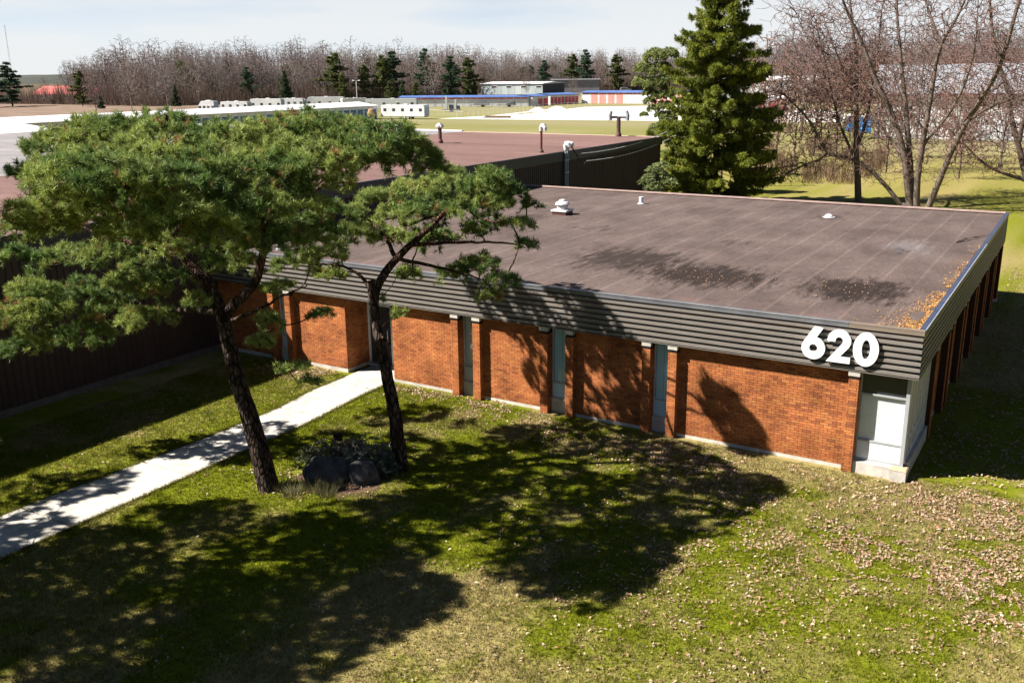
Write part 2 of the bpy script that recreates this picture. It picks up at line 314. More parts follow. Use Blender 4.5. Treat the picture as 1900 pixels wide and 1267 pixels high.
# ------------------------------------------------------------------ skeleton trees
def grow(paths, tips, step, jit, rg, up=0.0):
    """paths: list of (points, r0, r1); tips: (n,3). Returns node positions, parents, radii floor, index of each tip node"""
    P = []; par = []; rmin = []
    for pts, r0, r1 in paths:
        pts = np.array(pts, float)
        seg = np.linalg.norm(np.diff(pts, axis=0), axis=1); L = np.concatenate([[0], np.cumsum(seg)])
        n = max(2, int(L[-1] / step) + 1); t = np.linspace(0, L[-1], n)
        q = np.stack([np.interp(t, L, pts[:, k]) for k in range(3)], 1)
        for _ in range(2): q[1:-1] = 0.25 * q[:-2] + 0.5 * q[1:-1] + 0.25 * q[2:]
        q[1:-1] += rg.normal(0, jit * 0.5, (n - 2, 3))
        rr = np.linspace(r0, r1, n)
        if P:
            d = np.linalg.norm(np.array(P) - q[0], axis=1); prev = int(d.argmin()); st = 1 if d[prev] < step else 0
        else: prev = -1; st = 0
        for i in range(st, n):
            P.append(q[i]); par.append(prev); rmin.append(rr[i]); prev = len(P) - 1
    base_n = len(P)
    cap = base_n + len(tips) * 14 + 100
    A = np.zeros((cap, 3)); A[:base_n] = P; D = np.zeros((cap, 3))
    pr = np.full(cap, -1); pr[:base_n] = par; rm = np.zeros(cap); rm[:base_n] = rmin; n = base_n
    for i in range(base_n):
        if pr[i] >= 0: D[i] = A[i] - A[pr[i]]
        elif i + 1 < base_n: D[i] = A[i + 1] - A[i]
    D[:n] /= np.linalg.norm(D[:n], axis=1, keepdims=True) + 1e-9
    d0 = np.array([np.linalg.norm(A[:base_n] - t, axis=1).min() for t in tips])
    tip_idx = []
    for ti in np.argsort(d0):
        t = tips[ti]; v = t - A[:n]; d = np.linalg.norm(v, axis=1) + 1e-6
        c = (v * D[:n]).sum(1) / d
        cost = d * (1 + 0.55 * (1 - c))
        j = int(cost.argmin()); dist = d[j]
        if dist < step * 0.4: continue
        k = min(12, max(1, int(round(dist / step)))); prev = j
        p0 = A[j].copy(); d_in = D[j]
        for s in range(1, k + 1):
            f = s / k
            q = p0 + (t - p0) * f + d_in * dist * 0.28 * f * (1 - f) + np.array((0, 0, up * dist * f * (1 - f)))
            if s < k: q = q + rg.normal(0, jit, 3)
            A[n] = q; pr[n] = prev; dd = q - A[prev]; D[n] = dd / (np.linalg.norm(dd) + 1e-9); prev = n; n += 1
            if n >= cap - 2: break
        tip_idx.append(prev)
        if n >= cap - 15: break
    return A[:n], pr[:n], rm[:n], np.array(tip_idx), D[:n]

def radii(P, par, rmin, rtip, ex=0.45, rmax=1.0):
    n = len(P); cnt = np.zeros(n); has = np.zeros(n, bool)
    for i in range(n):
        if par[i] >= 0: has[par[i]] = True
    cnt[~has] = 1
    for i in range(n - 1, -1, -1):
        if par[i] >= 0: cnt[par[i]] += cnt[i]
    # children were always appended after parents
    r = np.minimum(rtip * np.power(np.maximum(cnt, 1), ex), rmax)
    lim = rmin > 0
    r[lim] = rmin[lim]
    # a branch is never thicker than its parent
    for i in range(n):
        if par[i] >= 0: r[i] = min(r[i], r[par[i]] * 0.98)
    return r

def skin(P, par, D, r, sel, k):
    """tube quads for the nodes in sel (each joins its parent)"""
    idx = np.where(sel & (par >= 0))[0]; pa = par[idx]
    d = P[idx] - P[pa]; d /= np.linalg.norm(d, axis=1, keepdims=True) + 1e-9
    ref = np.where(np.abs(d[:, 2:3]) > 0.9, np.array([[1.0, 0, 0]]), np.array([[0, 0, 1.0]]))
    a = np.cross(d, ref); a /= np.linalg.norm(a, axis=1, keepdims=True) + 1e-9; b = np.cross(d, a)
    dp = D[pa]; ap = np.cross(dp, np.where(np.abs(dp[:, 2:3]) > 0.9, np.array([[1.0, 0, 0]]), np.array([[0, 0, 1.0]])))
    V = np.zeros((len(idx), 2, k, 3))
    rp = np.minimum(r[pa], r[idx] * 1.35)
    for j in range(k):
        t = 2 * pi * j / k; o = a * cos(t) + b * sin(t)
        V[:, 0, j] = P[pa] - d * (rp * 0.3)[:, None] + o * rp[:, None]; V[:, 1, j] = P[idx] + o * r[idx][:, None]
    n = len(idx); base = (np.arange(n) * 2 * k)[:, None]
    F = np.concatenate([np.stack([base[:, 0] + j, base[:, 0] + (j + 1) % k, base[:, 0] + k + (j + 1) % k, base[:, 0] + k + j], 1) for j in range(k)])
    R = np.repeat(np.stack([rp, r[idx]], 1)[:, :, None], k, 2).ravel()
    return V.reshape(-1, 3), F, R

def tuft_tris(P, D, nn, length, spread, width, rg, col, cvar=0.25, fwd=0.55):
    """nn needle / leaf triangles round each point P along D"""
    n = len(P); D = D / (np.linalg.norm(D, axis=1, keepdims=True) + 1e-9)
    R = rg.normal(0, 1, (n, nn, 3)); R -= (R * D[:, None]).sum(2, keepdims=True) * D[:, None]; R /= np.linalg.norm(R, axis=2, keepdims=True) + 1e-9
    d = D[:, None] * fwd + R * rg.uniform(0.5, 1.0, (n, nn, 1)); d /= np.linalg.norm(d, axis=2, keepdims=True)
    L = length * rg.uniform(0.7, 1.2, (n, nn, 1)); base = P[:, None] - D[:, None] * (spread * rg.random((n, nn, 1)))
    w = np.cross(d, rg.normal(0, 1, (n, nn, 3))); w /= np.linalg.norm(w, axis=2, keepdims=True) + 1e-9; w *= width * 0.5
    V = np.stack([base - w, base + w, base + d * L], 2).reshape(-1, 3)
    F = np.arange(len(V)).reshape(-1, 3)
    c = np.asarray(col); c = c if c.ndim == 2 else np.repeat(c[None], n, 0)
    c = c * (1 + cvar * rg.uniform(-1, 1, (n, 1)))
    return V, F, np.repeat(c, nn * 3, 0)
# ================================================================== SETTING
def straw_weight(x, y):
    n = 0.62 * vnoise(x / 3.4 + 40, y / 3.4 + 17, 4) + 0.38 * vnoise(x / 0.9 + 3, y / 0.9 + 71, 3)
    w = sstep(0.44, 0.62, n)
    g = lambda cx, cy, rx, ry: np.exp(-(((x - cx) / rx) ** 2 + ((y - cy) / ry) ** 2))
    w = w + 0.75 * g(-7.6, -11.6, 2.6, 1.9) + 0.35 * g(-5.5, -9.0, 3.0, 1.5) - 0.5 * g(-1.6, -3.6, 2.5, 2.0) - 0.55 * g(-3.4, -9.4, 3.0, 2.2) - 0.45 * g(-1.0, -7.5, 4.0, 3.0) - 0.6 * g(-13.8, -5.6, 2.4, 2.4) - 0.4 * g(-8.6, -6.8, 2.5, 2)
    w = w + 0.25 * g(-18.4, -6, 1.2, 8) - 0.55 * g(-12.5, -11.5, 3.4, 2.6)  # last term: greener grass, partly to darken the lawn under the pine shadow
    far = sstep(40, 110, y)
    w = w * (1 - far) + far * (0.55 + 0.45 * sstep(0.35, 0.65, vnoise(x / 30, y / 7, 3)))
    rightlawn = g(-6, 75, 25, 22)
    w = w * (1 - 0.6 * rightlawn) + rightlawn * (0.42 + 0.45 * sstep(0.42, 0.62, vnoise(x / 9 + 9, y / 3.0, 4)))
    return np.clip(w, 0, 1)
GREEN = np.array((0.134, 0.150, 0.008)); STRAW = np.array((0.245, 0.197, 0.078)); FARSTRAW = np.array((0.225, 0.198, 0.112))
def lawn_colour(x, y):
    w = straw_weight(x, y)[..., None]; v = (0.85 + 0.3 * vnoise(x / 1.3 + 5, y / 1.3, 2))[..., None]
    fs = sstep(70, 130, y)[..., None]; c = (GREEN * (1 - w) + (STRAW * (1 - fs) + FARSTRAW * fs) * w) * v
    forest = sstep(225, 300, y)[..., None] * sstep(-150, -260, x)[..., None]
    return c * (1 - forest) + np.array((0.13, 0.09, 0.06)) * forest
def axis(lo, hi, f0, f1, fine, coarse_n):
    a = lo + (f0 - lo) * (1 - np.linspace(1, 0, coarse_n) ** 2.2)
    b = np.arange(f0, f1, fine); c = f1 + (hi - f1) * np.linspace(0, 1, coarse_n) ** 2.2
    return np.unique(np.concatenate([a, b, c]))
gx = axis(-4200, 3200, -30, 12, 0.25, 60); gy = axis(-400, 4800, -20, 8, 0.25, 90)
X, Y = np.meshgrid(gx, gy); nx, ny = len(gx), len(gy)
V = np.stack([X.ravel(), Y.ravel(), np.zeros(nx * ny)], 1)
i = np.arange(nx * ny).reshape(ny, nx)
F = np.stack([i[:-1, :-1].ravel(), i[:-1, 1:].ravel(), i[1:, 1:].ravel(), i[1:, :-1].ravel()], 1)
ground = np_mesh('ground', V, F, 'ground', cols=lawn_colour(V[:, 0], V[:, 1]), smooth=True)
tag(ground, 'patchy green and straw coloured lawn running back to the trees', 'lawn', kind='structure')

def sheet(name, pts, z, m, label=None, cat=None):
    b = MB(); b.add([(x, y, z) for x, y in pts], [tuple(range(len(pts)))]); o = b.build(name, m)
    return tag(o, label, cat, kind='structure')
# concrete walk to the entrance, one slab after another
walk = thing('path', 'pale concrete walk leading from the lawn to the recessed entrance', 'path', (-16.3, -6, 0)); walk['kind'] = 'structure'
ys = [1.32, -0.35, -1.95, -3.55, -5.15, -6.75, -8.35, -9.95, -11.55, -13.15, -14.75, -16.35, -17.95, -19.55]
def walk_x(y): return (-17.25 + 0.30 * sstep(-1.5, -4, y) - 0.25 * sstep(-6, -12, y), -15.56 + 0.25 * sstep(-1.0, -4.5, y) + 0.0 * y)
for a, b_ in zip(ys[:-1], ys[1:]):
    l0, r0 = walk_x(np.float64(a)); l1, r1 = walk_x(np.float64(b_)); h = 0.030 + rng.uniform(-0.006, 0.006); j = 0.018
    s_ = MB(); s_.add([(l1, b_ + j, 0), (r1, b_ + j, 0), (r0, a - j, 0), (l0, a - j, 0), (l1 + .01, b_ + j + .01, h), (r1 - .01, b_ + j + .01, h), (r0 - .01, a - j - .01, h), (l0 + .01, a - j - .01, h)],
           [(4, 5, 6, 7), (0, 1, 5, 4), (1, 2, 6, 5), (2, 3, 7, 6), (3, 0, 4, 7)], tuple([0.96 + 0.08 * rng.random()] * 3))
    s_.build('slab', 'path_concrete', walk)
# mulch round the pines and boulders
th = np.linspace(0, 2 * pi, 90, endpoint=False)
rr = 0.92 + 0.9 * (vnoise(np.cos(th) * 3 + 9, np.sin(th) * 3 + 4, 3) - 0.5)
sheet('mulch_bed', [(-12.05 + 1.45 * r * cos(t), -6.4 + 1.2 * r * sin(t)) for t, r in zip(th, rr)], 0.005, 'mulch', 'reddish brown mulch bed around the two pine trunks', 'mulch bed')
sheet('gravel_lot', [(-127, 158), (-113.7, 158.7), (-72, 165), (-40, 172), (-52, 226), (-100, 266), (-129.6, 237), (-122.4, 197), (-121, 186)], 0.02, 'gravel', 'white gravel yard in front of the red door storage units', 'gravel yard')
sheet('gravel_lane', [(-121, 160), (-118.6, 160), (-128.5, 214), (-131, 214)], 0.014, 'gravel', 'narrow white gravel lane beside the fenced grass', 'lane')
sheet('field', [(-420, 120), (-200, 105), (-185, 150), (-240, 215), (-330, 236), (-420, 232)], 0.016, 'field_soil', 'brown bare field beyond the white roofs', 'field')
# far wooded ridge
a = np.linspace(-1.0, 0.9, 160); az = np.arctan2(_f[0], _f[1]) + a
hh = 9 + 14 * vnoise(a * 6 + 3, a * 0 + 1.5, 3) + 5 * vnoise(a * 60, a * 0 + 8, 2)
def ridge_pts(d, z): return np.stack([CAM[0] + np.sin(az) * d, CAM[1] + np.cos(az) * d, z], 1)
V = np.concatenate([ridge_pts(2300, hh * 0 - 1), ridge_pts(2500, hh), ridge_pts(3000, hh * 0.9), ridge_pts(3100, hh * 0 - 1)])
n = len(a); i = np.arange(n - 1)
F = np.concatenate([np.stack([k * n + i, k * n + i + 1, (k + 1) * n + i + 1, (k + 1) * n + i], 1) for k in range(3)])
tag(np_mesh('hills', V, F, 'hill_wood'), 'low dark wooded ridge on the horizon', 'hills', kind='structure')

# ================================================================== OFFICE BUILDING (620)
ZT, ZB, YF, XR, DEP, WID = 3.789, 2.60, -0.034, 0.039, 21.66, 23.40
RZ = 3.70
bld = thing('office_building', 'single storey brick office with ribbed brown fascia and flat felt roof', 'building', (-11.7, 10.8, 0))
TF = lambda u, d, z: (u, d, z)                      # front wall: u runs along +x, d into the building
def TS(x0): return lambda u, d, z: (x0 - d, u, z)   # right-hand wall: u runs along +y
def tbox(b, T, u0, u1, d0, d1, z0, z1, c=(1, 1, 1)):
    p, q = T(u0, d0, z0), T(u1, d1, z1); return b.box(p[0], q[0], p[1], q[1], p[2], q[2], c)
BL, BH, JT = 0.1935, 0.0585, 0.0095
PB, PC = BL + JT, BH + JT * 0.97
bricks = []          # (T, u0, u1, d, z0, tint, full, facing)
def brick_tint():
    v = rng.random()
    base = np.array((1.0, 1.0, 1.0)) * rng.uniform(0.90, 1.08)
    if v < 0.10: base *= np.array((0.72, 0.70, 0.85))
    elif v < 0.22: base *= np.array((1.08, 1.22, 1.15))
    elif v < 0.30: base *= np.array((0.85, 0.78, 0.8))
    return tuple(base)
def brickwork(T, u0, u1, d, z0, z1, facing, phase=0):
    nc = int(round((z1 - z0) / PC)); 
    for c in range(nc):
        z = z0 + c * PC; u = u0 - (PB / 2 if (c + phase) % 2 else 0)
        while u < u1 - 0.012:
            a, b_ = max(u, u0), min(u + BL, u1)
            if b_ - a > 0.018: bricks.append((T, a, b_, d, z, brick_tint(), b_ - a > BL - 1e-4, facing))
            u += PB
PAN = 0.19           # set-back of the wall panels behind the pillars
def panel(T, u0, u1, zb=0.10, phase=0, facing='f', d=PAN):
    b = MB(); tbox(b, T, u0, u1, d + 0.010, d + 0.2, zb - 0.005, 2.60); o = b.build('brick_panel', 'mortar', bld)
    b = MB(); tbox(b, T, u0, u1, d - 0.012, d + 0.17, -0.1, zb - 0.008); b.build('foundation', 'concrete', bld)
    brickwork(T, u0 + 0.003, u1 - 0.003, d, zb, 2.58, facing, phase); return o
def pillar(T, u0, u1, Tside=None, zb=0.02):
    b = MB(); tbox(b, T, u0 + 0.008, u1 - 0.010, 0.010, 0.40, zb - 0.02, 2.455); b.build('pillar', 'mortar', bld)
    nc = int((2.45 - zb) / PC)
    for c in range(nc):
        z = zb + c * PC; cut = u0 + (BL if c % 2 else (u1 - u0) - BL - JT)
        for a, e in ((u0, cut), (cut + JT, u1)):
            if e - a > 0.02: bricks.append((T, a, e, 0.0, z, brick_tint(), abs(e - a - BL) < 1e-4, 'f'))
    if Tside: brickwork(Tside, 0.009, 0.33, 0.0, zb, zb + nc * PC, 's', 1)
    b = MB(); tbox(b, T, u0 - 0.012, u1 + 0.012, -0.022, 0.12, 2.475, 2.596); b.build('pillar_cap', 'concrete', bld)

PILL = [(-20.80, -20.55), (-20.01, -19.77), (-13.15, -12.905), (-12.37, -12.12), (-10.055, -9.812), (-9.232, -8.99), (-6.89, -6.655), (-6.145, -5.905), (-1.52, -1.277)]
for k, (a, b_) in enumerate(PILL): pillar(TF, a, b_, TS(b_))
panels = [(-23.39, -20.80), (-19.77, -17.50), (-15.56, -13.15), (-12.12, -10.055), (-8.99, -6.89), (-5.905, -1.52)]
main_panel = None
for k, (a, b_) in enumerate(panels):
    d = PAN if k not in (1, 2) else PAN
    main_panel = panel(TF, a, b_, 0.13 if k < 2 else 0.10, k, d=d)
# return walls of the entrance recess
brickwork(TS(-17.50), PAN + 0.009, 1.34, 0.0, 0.13, 2.58, 's', 0)
b = MB(); b.box(-17.72, -17.504, PAN + 0.21, 1.36, 0.1, 2.60); b.build('brick_panel', 'mortar', bld)
b = MB(); b.box(-17.72, -17.486, PAN + 0.18, 1.36, -0.1, 0.12); b.build('foundation', 'concrete', bld)
b = MB(); b.box(-15.556, -15.34, PAN + 0.21, 1.36, -0.1, 2.60); b.build('brick_panel', 'mortar', bld)
# entrance door in the recess
b = MB()
for x0, x1, z0, z1 in ((-17.50, -17.42, 0.10, 2.6), (-15.64, -15.56, 0.10, 2.6), (-16.52, -16.46, 0.10, 2.6), (-17.42, -15.64, 2.10, 2.17), (-17.42, -15.64, 2.52, 2.6)): b.box(x0, x1, 1.30, 1.37, z0, z1)
b.box(-17.50, -15.56, 1.18, 1.37, 0.0, 0.098, (0.8, 0.78, 0.75)); door = b.build('door', 'window_frame', bld)
b = MB(); b.box(-17.42, -16.52, 1.335, 1.345, 0.2, 2.10); b.box(-16.46, -15.64, 1.335, 1.345, 0.2, 2.10); b.box(-17.42, -15.64, 1.335, 1.345, 2.17, 2.52); b.build('pane', 'dark_glass', door)
b = MB(); b.tube([(-16.62, 1.28, 0.85), (-16.62, 1.24, 0.9), (-16.62, 1.24, 1.3), (-16.62, 1.28, 1.35)], 0.014, 8); b.build('handle', 'galvanised', door)
b = MB(); b.box(-17.42, -15.64, 1.325, 1.36, 0.10, 0.2); b.build('kick_plate', 'dark_cladding', door)

def narrow_window(T, u0, u1, d=0.30, zs=0.43, sky_tint=False):  # flag puts the blue of skylight into the blind and panel tints
    b = MB(); fw = 0.035
    for a, e, z0, z1 in ((u0, u0 + fw, zs, 2.6), (u1 - fw, u1, zs, 2.6), (u0 + fw, u1 - fw, 2.54, 2.6), (u0 + fw, u1 - fw, 0.86, 0.90), (u0 + fw, u1 - fw, zs, zs + 0.04)):
        tbox(b, T, a, e, d, d + 0.06, z0, z1)
    w = b.build('window', 'window_frame', bld)
    b = MB(); tbox(b, T, u0 + fw, u1 - fw, d + 0.025, d + 0.031, 0.90, 2.54); b.build('pane', 'window_glass', w)
    b = MB()
    for s in range(2):
        m0 = u0 + fw + (u1 - u0 - 2 * fw) * s / 2; tbox(b, T, m0 + 0.004, m0 + (u1 - u0 - 2 * fw) / 2 - 0.004, d + 0.07, d + 0.075, 0.90, 2.54, (0.80, 1.13, 1.2) if sky_tint else (1 - 0.1 * s,) * 3)
    b.build('blind', 'blind', w)
    b = MB(); tbox(b, T, u0 + fw, u1 - fw, d + 0.012, d + 0.03, zs + 0.04, 0.86, (0.75, 1.05, 1.2) if sky_tint else (1, 1, 1)); b.build('panel', 'spandrel', w)
    b = MB(); tbox(b, T, u0, u1, d - 0.05, d + 0.2, -0.1, zs - 0.002); b.build('sill', 'concrete', w)
    b = MB(); tbox(b, T, u0, u1, d + 0.08, d + 0.2, zs, 2.6); b.build('backing', 'dark_interior', w)
for a, e in ((-20.55, -20.01), (-12.905, -12.37), (-9.812, -9.232), (-6.655, -6.145)): narrow_window(TF, a, e, sky_tint=(a > -12))

# corner window with its white opaque lower panes
b = MB(); d0 = 0.22
for x0, x1, z0, z1 in ((-1.277, -1.235, 0.32, 2.6), (-0.225, -0.14, 0.32, 2.6), (-1.235, -0.225, 2.545, 2.6), (-1.235, -0.225, 1.99, 2.035), (-1.235, -0.225, 0.80, 0.845), (-1.235, -0.225, 0.32, 0.37)): b.box(x0, x1, d0, d0 + 0.07, z0, z1)
b.c = [(0.62, 0.64, 0.66)] * len(b.v); cw = b.build('window', 'window_frame', bld); cw['label'] = 'wide corner window with dark transom over white blinds'
b = MB(); b.box(-1.235, -0.225, d0 + 0.03, d0 + 0.038, 2.035, 2.545); b.build('transom_pane', 'dark_glass', cw)
b = MB(); b.box(-1.235, -0.225, d0 + 0.03, d0 + 0.036, 0.845, 1.99); b.build('pane', 'window_glass', cw)
b = MB(); b.box(-1.235, -0.225, d0 + 0.075, d0 + 0.08, 0.845, 1.99, (1.12, 1.1, 1.08)); b.build('blind', 'blind', cw)
b = MB(); b.box(-1.235, -0.225, d0 + 0.012, d0 + 0.03, 0.37, 0.80, (1.2, 1.18, 1.16)); b.build('panel', 'spandrel', cw)
b = MB(); b.box(-1.30, -0.235, d0 + 0.09, d0 + 0.25, 0.3, 2.6); b.build('backing', 'dark_interior', cw)
b = MB(); b.box(-1.277, -0.16, d0 - 0.16, d0 + 0.3, -0.1, 0.30); b.box(-1.277, -0.14, d0 - 0.03, d0 + 0.3, 0.301, 0.318); b.build('plinth', 'concrete', bld)
b = MB(); b.box(-0.40, -0.02, -0.02, 0.36, -0.1, 0.29); b.add([(-0.41, -0.03, 0.292), (-0.01, -0.03, 0.292), (-0.01, 0.37, 0.292), (-0.41, 0.37, 0.292), (-0.38, 0.0, 0.315), (-0.04, 0.0, 0.315), (-0.04, 0.34, 0.315), (-0.38, 0.34, 0.315)], [(0, 1, 5, 4), (1, 2, 6, 5), (2, 3, 7, 6), (3, 0, 4, 7), (4, 5, 6, 7)], (1.0, 0.78, 0.5)); b.build('plinth_block', 'concrete', bld)
# glazed return on the right-hand side
b = MB(); xs = -0.14; mull = [0.29, 0.78, 1.27, 1.76, 2.25, 2.74, 3.20]
for k, y in enumerate(mull): b.box(xs - 0.07, xs + (0.008 if k not in (0, 6) else 0.02), y - 0.035, y + 0.035, 0.40, 2.6)
for y0, y1 in zip(mull[:-1], mull[1:]):
    for z0, z1 in ((0.40, 0.46), (0.86, 0.91), (2.54, 2.6)): b.box(xs - 0.06, xs, y0 + 0.03, y1 - 0.03, z0, z1)
sw = b.build('window', 'white_paint', bld); sw['label'] = 'side window bay of six narrow lights with white mullions'
for y0, y1 in zip(mull[:-1], mull[1:]):
    b = MB(); b.box(xs - 0.035, xs - 0.03, y0 + 0.03, y1 - 0.03, 0.46, 2.54); b.build('pane', 'window_glass', sw)
    b = MB()
    for q in range(4): b.box(xs - 0.085 - 0.004 * (q % 2), xs - 0.08 - 0.004 * (q % 2), y0 + 0.03 + q * 0.107, y0 + 0.03 + q * 0.107 + 0.1, 0.46, 2.54, (0.13 + 0.12 * (q % 2),) * 3)
    b.build('blind', 'blind', sw)  # dark tints stand in for the unlit interior behind these panes
b = MB(); b.box(xs - 0.3, xs + 0.10, 0.37, 3.25, -0.1, 0.398); b.build('plinth', 'concrete', bld)
b = MB(); b.box(xs - 0.3, xs - 0.1, 0.35, 3.2, 0.4, 2.6); b.build('backing', 'dark_interior', sw)
# right-hand wall: pillars, panels and narrow windows to the back corner
TR = TS(0.0); u = 3.25
SIDE = [3.25, 6.4, 9.6, 12.8, 16.0, 19.2]
for k, u in enumerate(SIDE):
    pillar(TR, u, u + 0.25); nxt = SIDE[k + 1] if k < 5 else DEP - 0.26
    if k < 5:
        panel(TR, u + 0.25, nxt - 0.78, 0.10, k, 's'); pillar(TR, nxt - 0.78, nxt - 0.53); narrow_window(TR, nxt - 0.53, nxt)
    else: panel(TR, u + 0.25, nxt, 0.10, k, 's')
pillar(TR, DEP - 0.26, DEP - 0.02)
b = MB(); b.box(-WID + 0.02, -0.42, DEP - 0.3, DEP - 0.02, -0.1, 2.6); b.build('back_wall', 'mortar', bld)
b = MB(); b.box(-0.5, 0.02, DEP - 0.31, DEP + 0.06, -0.1, 0.14); b.build('foundation', 'concrete', bld)

# bricks: the 300 nearest full ones are pieces of their own, the rest one mesh
def brick_geo(w, h, d0, d1):
    return [(0, d0, 0), (w, d0, 0), (w, d0, h), (0, d0, h), (0, d1, 0), (w, d1, 0), (w, d1, h), (0, d1, h)], [(0, 1, 2, 3), (0, 4, 5, 1), (1, 5, 6, 2), (2, 6, 7, 3), (3, 7, 4, 0)]
cand = [(np.linalg.norm(np.array(T(u0, d, z)) - CAM), k) for k, (T, u0, u1, d, z, c, full, fc) in enumerate(bricks) if full and fc == 'f' and T is TF and u0 > -5.9]
cand.sort(); single = set(k for _, k in cand[:300])
variants = []
for k in range(14):
    me = bpy.data.meshes.new('brick'); vs, fs = brick_geo(BL, BH, -0.006, 0.0125); me.from_pydata(vs, [], fs); me.update()
    set_tint(me, np.array([brick_tint()] * 8)); me.materials.append(MATS['brick']); variants.append(me)
off = absloc(bld); rest = MB()
for k, (T, u0, u1, d, z, c, full, fc) in enumerate(bricks):
    jd = rng.uniform(-0.002, 0.002)
    if k in single:
        o = bpy.data.objects.new('brick', variants[int(rng.integers(14))]); COL.objects.link(o); par = main_panel if d > 0.1 else bld
        o.parent = par; o.location = np.array((u0, d + jd, z)) - off

    else:
        vs, fs = brick_geo(u1 - u0, BH, d - 0.006 + jd, d + 0.0125)
        vs = [T(u0 + p[0], p[1], z + p[2]) for p in vs]
        if fc == 's': fs = [f[::-1] for f in fs]
        rest.add(vs, fs, c)
tag(rest.build('brickwork', 'brick', bld), kind='stuff')

# soffit and ribbed fascia
b = MB(); b.box(-WID, XR - 0.06, YF + 0.05, 1.4, ZB + 0.0, ZB + 0.02); b.box(-0.5, XR - 0.06, 1.4, DEP, ZB, ZB + 0.02); b.build('soffit', 'soffit', bld)
def fascia_profile():
    """(outward, z) from the top down"""
    top = ZT - 0.115; n = 7; pitch = (top - ZB - 0.03) / n; pr = [(-0.10, top)]
    for k in range(n):
        z = top - k * pitch
        pr += [(-0.10, z - 0.058), (0.0, z - 0.068), (0.002, z - pitch + 0.010), (-0.10, z - pitch)]
    pr += [(-0.045, ZB + 0.012), (0.006, ZB + 0.010), (0.006, ZB), (-0.05, ZB)]
    return pr
pr = fascia_profile()
def fascia(length_axis, a0, a1):
    """sheets of corrugated metal about 3 m long with a hair of misalignment"""
    n = max(1, int(round((a1 - a0) / 3.05))); e = np.linspace(a0, a1, n + 1)
    for k in range(n):
        b = MB(); j = rng.uniform(-0.0015, 0.0015); x0, x1 = e[k] + 0.0015, e[k + 1] - 0.0015
        if length_axis == 'x':
            m0 = lambda q: (x0, YF - q[0] + j, q[1]); m1 = lambda q: (min(x1, XR + q[0]) if k == n - 1 else x1, YF - q[0] + j, q[1])
        else:
            m0 = lambda q: (XR + q[0] + j, max(x0, YF - q[0]) if k == 0 else x0, q[1]); m1 = lambda q: (XR + q[0] + j, x1, q[1])
        t = (1 + rng.uniform(-0.05, 0.05),) * 3
        vs = [m0(q) for q in pr] + [m1(q) for q in pr]; N_ = len(pr)
        b.add(vs, [(i_, i_ + 1, N_ + i_ + 1, N_ + i_) for i_ in range(N_ - 1)], t); b.build('fascia_sheet', 'fascia_metal', bld)
fascia('x', -WID, XR + 0.003); fascia('y', YF - 0.003, DEP)
# coping: two front lengths of different ages, the right edge and the pinkish back edge
b = MB()
b.box(-WID, -5.05, YF - 0.022, YF + 0.10, ZT - 0.03, ZT); b.box(-WID, -5.05, YF - 0.018, YF - 0.006, ZT - 0.125, ZT - 0.031)
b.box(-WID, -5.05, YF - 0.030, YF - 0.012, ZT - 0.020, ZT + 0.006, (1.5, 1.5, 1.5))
b.box(-5.045, -1.62, YF - 0.022, YF + 0.10, ZT - 0.032, ZT - 0.002, (0.97,) * 3); b.box(-5.045, -1.62, YF - 0.018, YF - 0.006, ZT - 0.127, ZT - 0.033)
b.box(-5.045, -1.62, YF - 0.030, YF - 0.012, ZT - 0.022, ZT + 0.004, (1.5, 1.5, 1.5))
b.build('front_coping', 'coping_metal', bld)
b = MB(); b.box(-1.615, XR + 0.02, YF - 0.022, YF + 0.10, ZT - 0.032, ZT - 0.002, (1.1, 0.98, 0.86)); b.box(-1.615, XR + 0.02, YF - 0.018, YF - 0.006, ZT - 0.127, ZT - 0.033, (1.1, 0.98, 0.86)); b.build('corner_coping', 'fascia_metal', bld)
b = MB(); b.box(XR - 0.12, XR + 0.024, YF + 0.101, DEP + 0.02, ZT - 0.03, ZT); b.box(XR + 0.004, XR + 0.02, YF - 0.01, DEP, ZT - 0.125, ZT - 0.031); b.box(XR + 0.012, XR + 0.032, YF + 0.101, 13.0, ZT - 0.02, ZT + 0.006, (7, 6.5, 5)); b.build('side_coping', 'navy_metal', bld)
b = MB(); b.box(-WID, XR - 0.121, DEP - 0.10, DEP + 0.03, ZT - 0.05, ZT + 0.012); b.box(-WID, XR, DEP - 0.05, DEP + 0.02, 2.6, ZT - 0.051, (.3, .3, .3)); b.build('back_coping', 'pink_edge', bld)
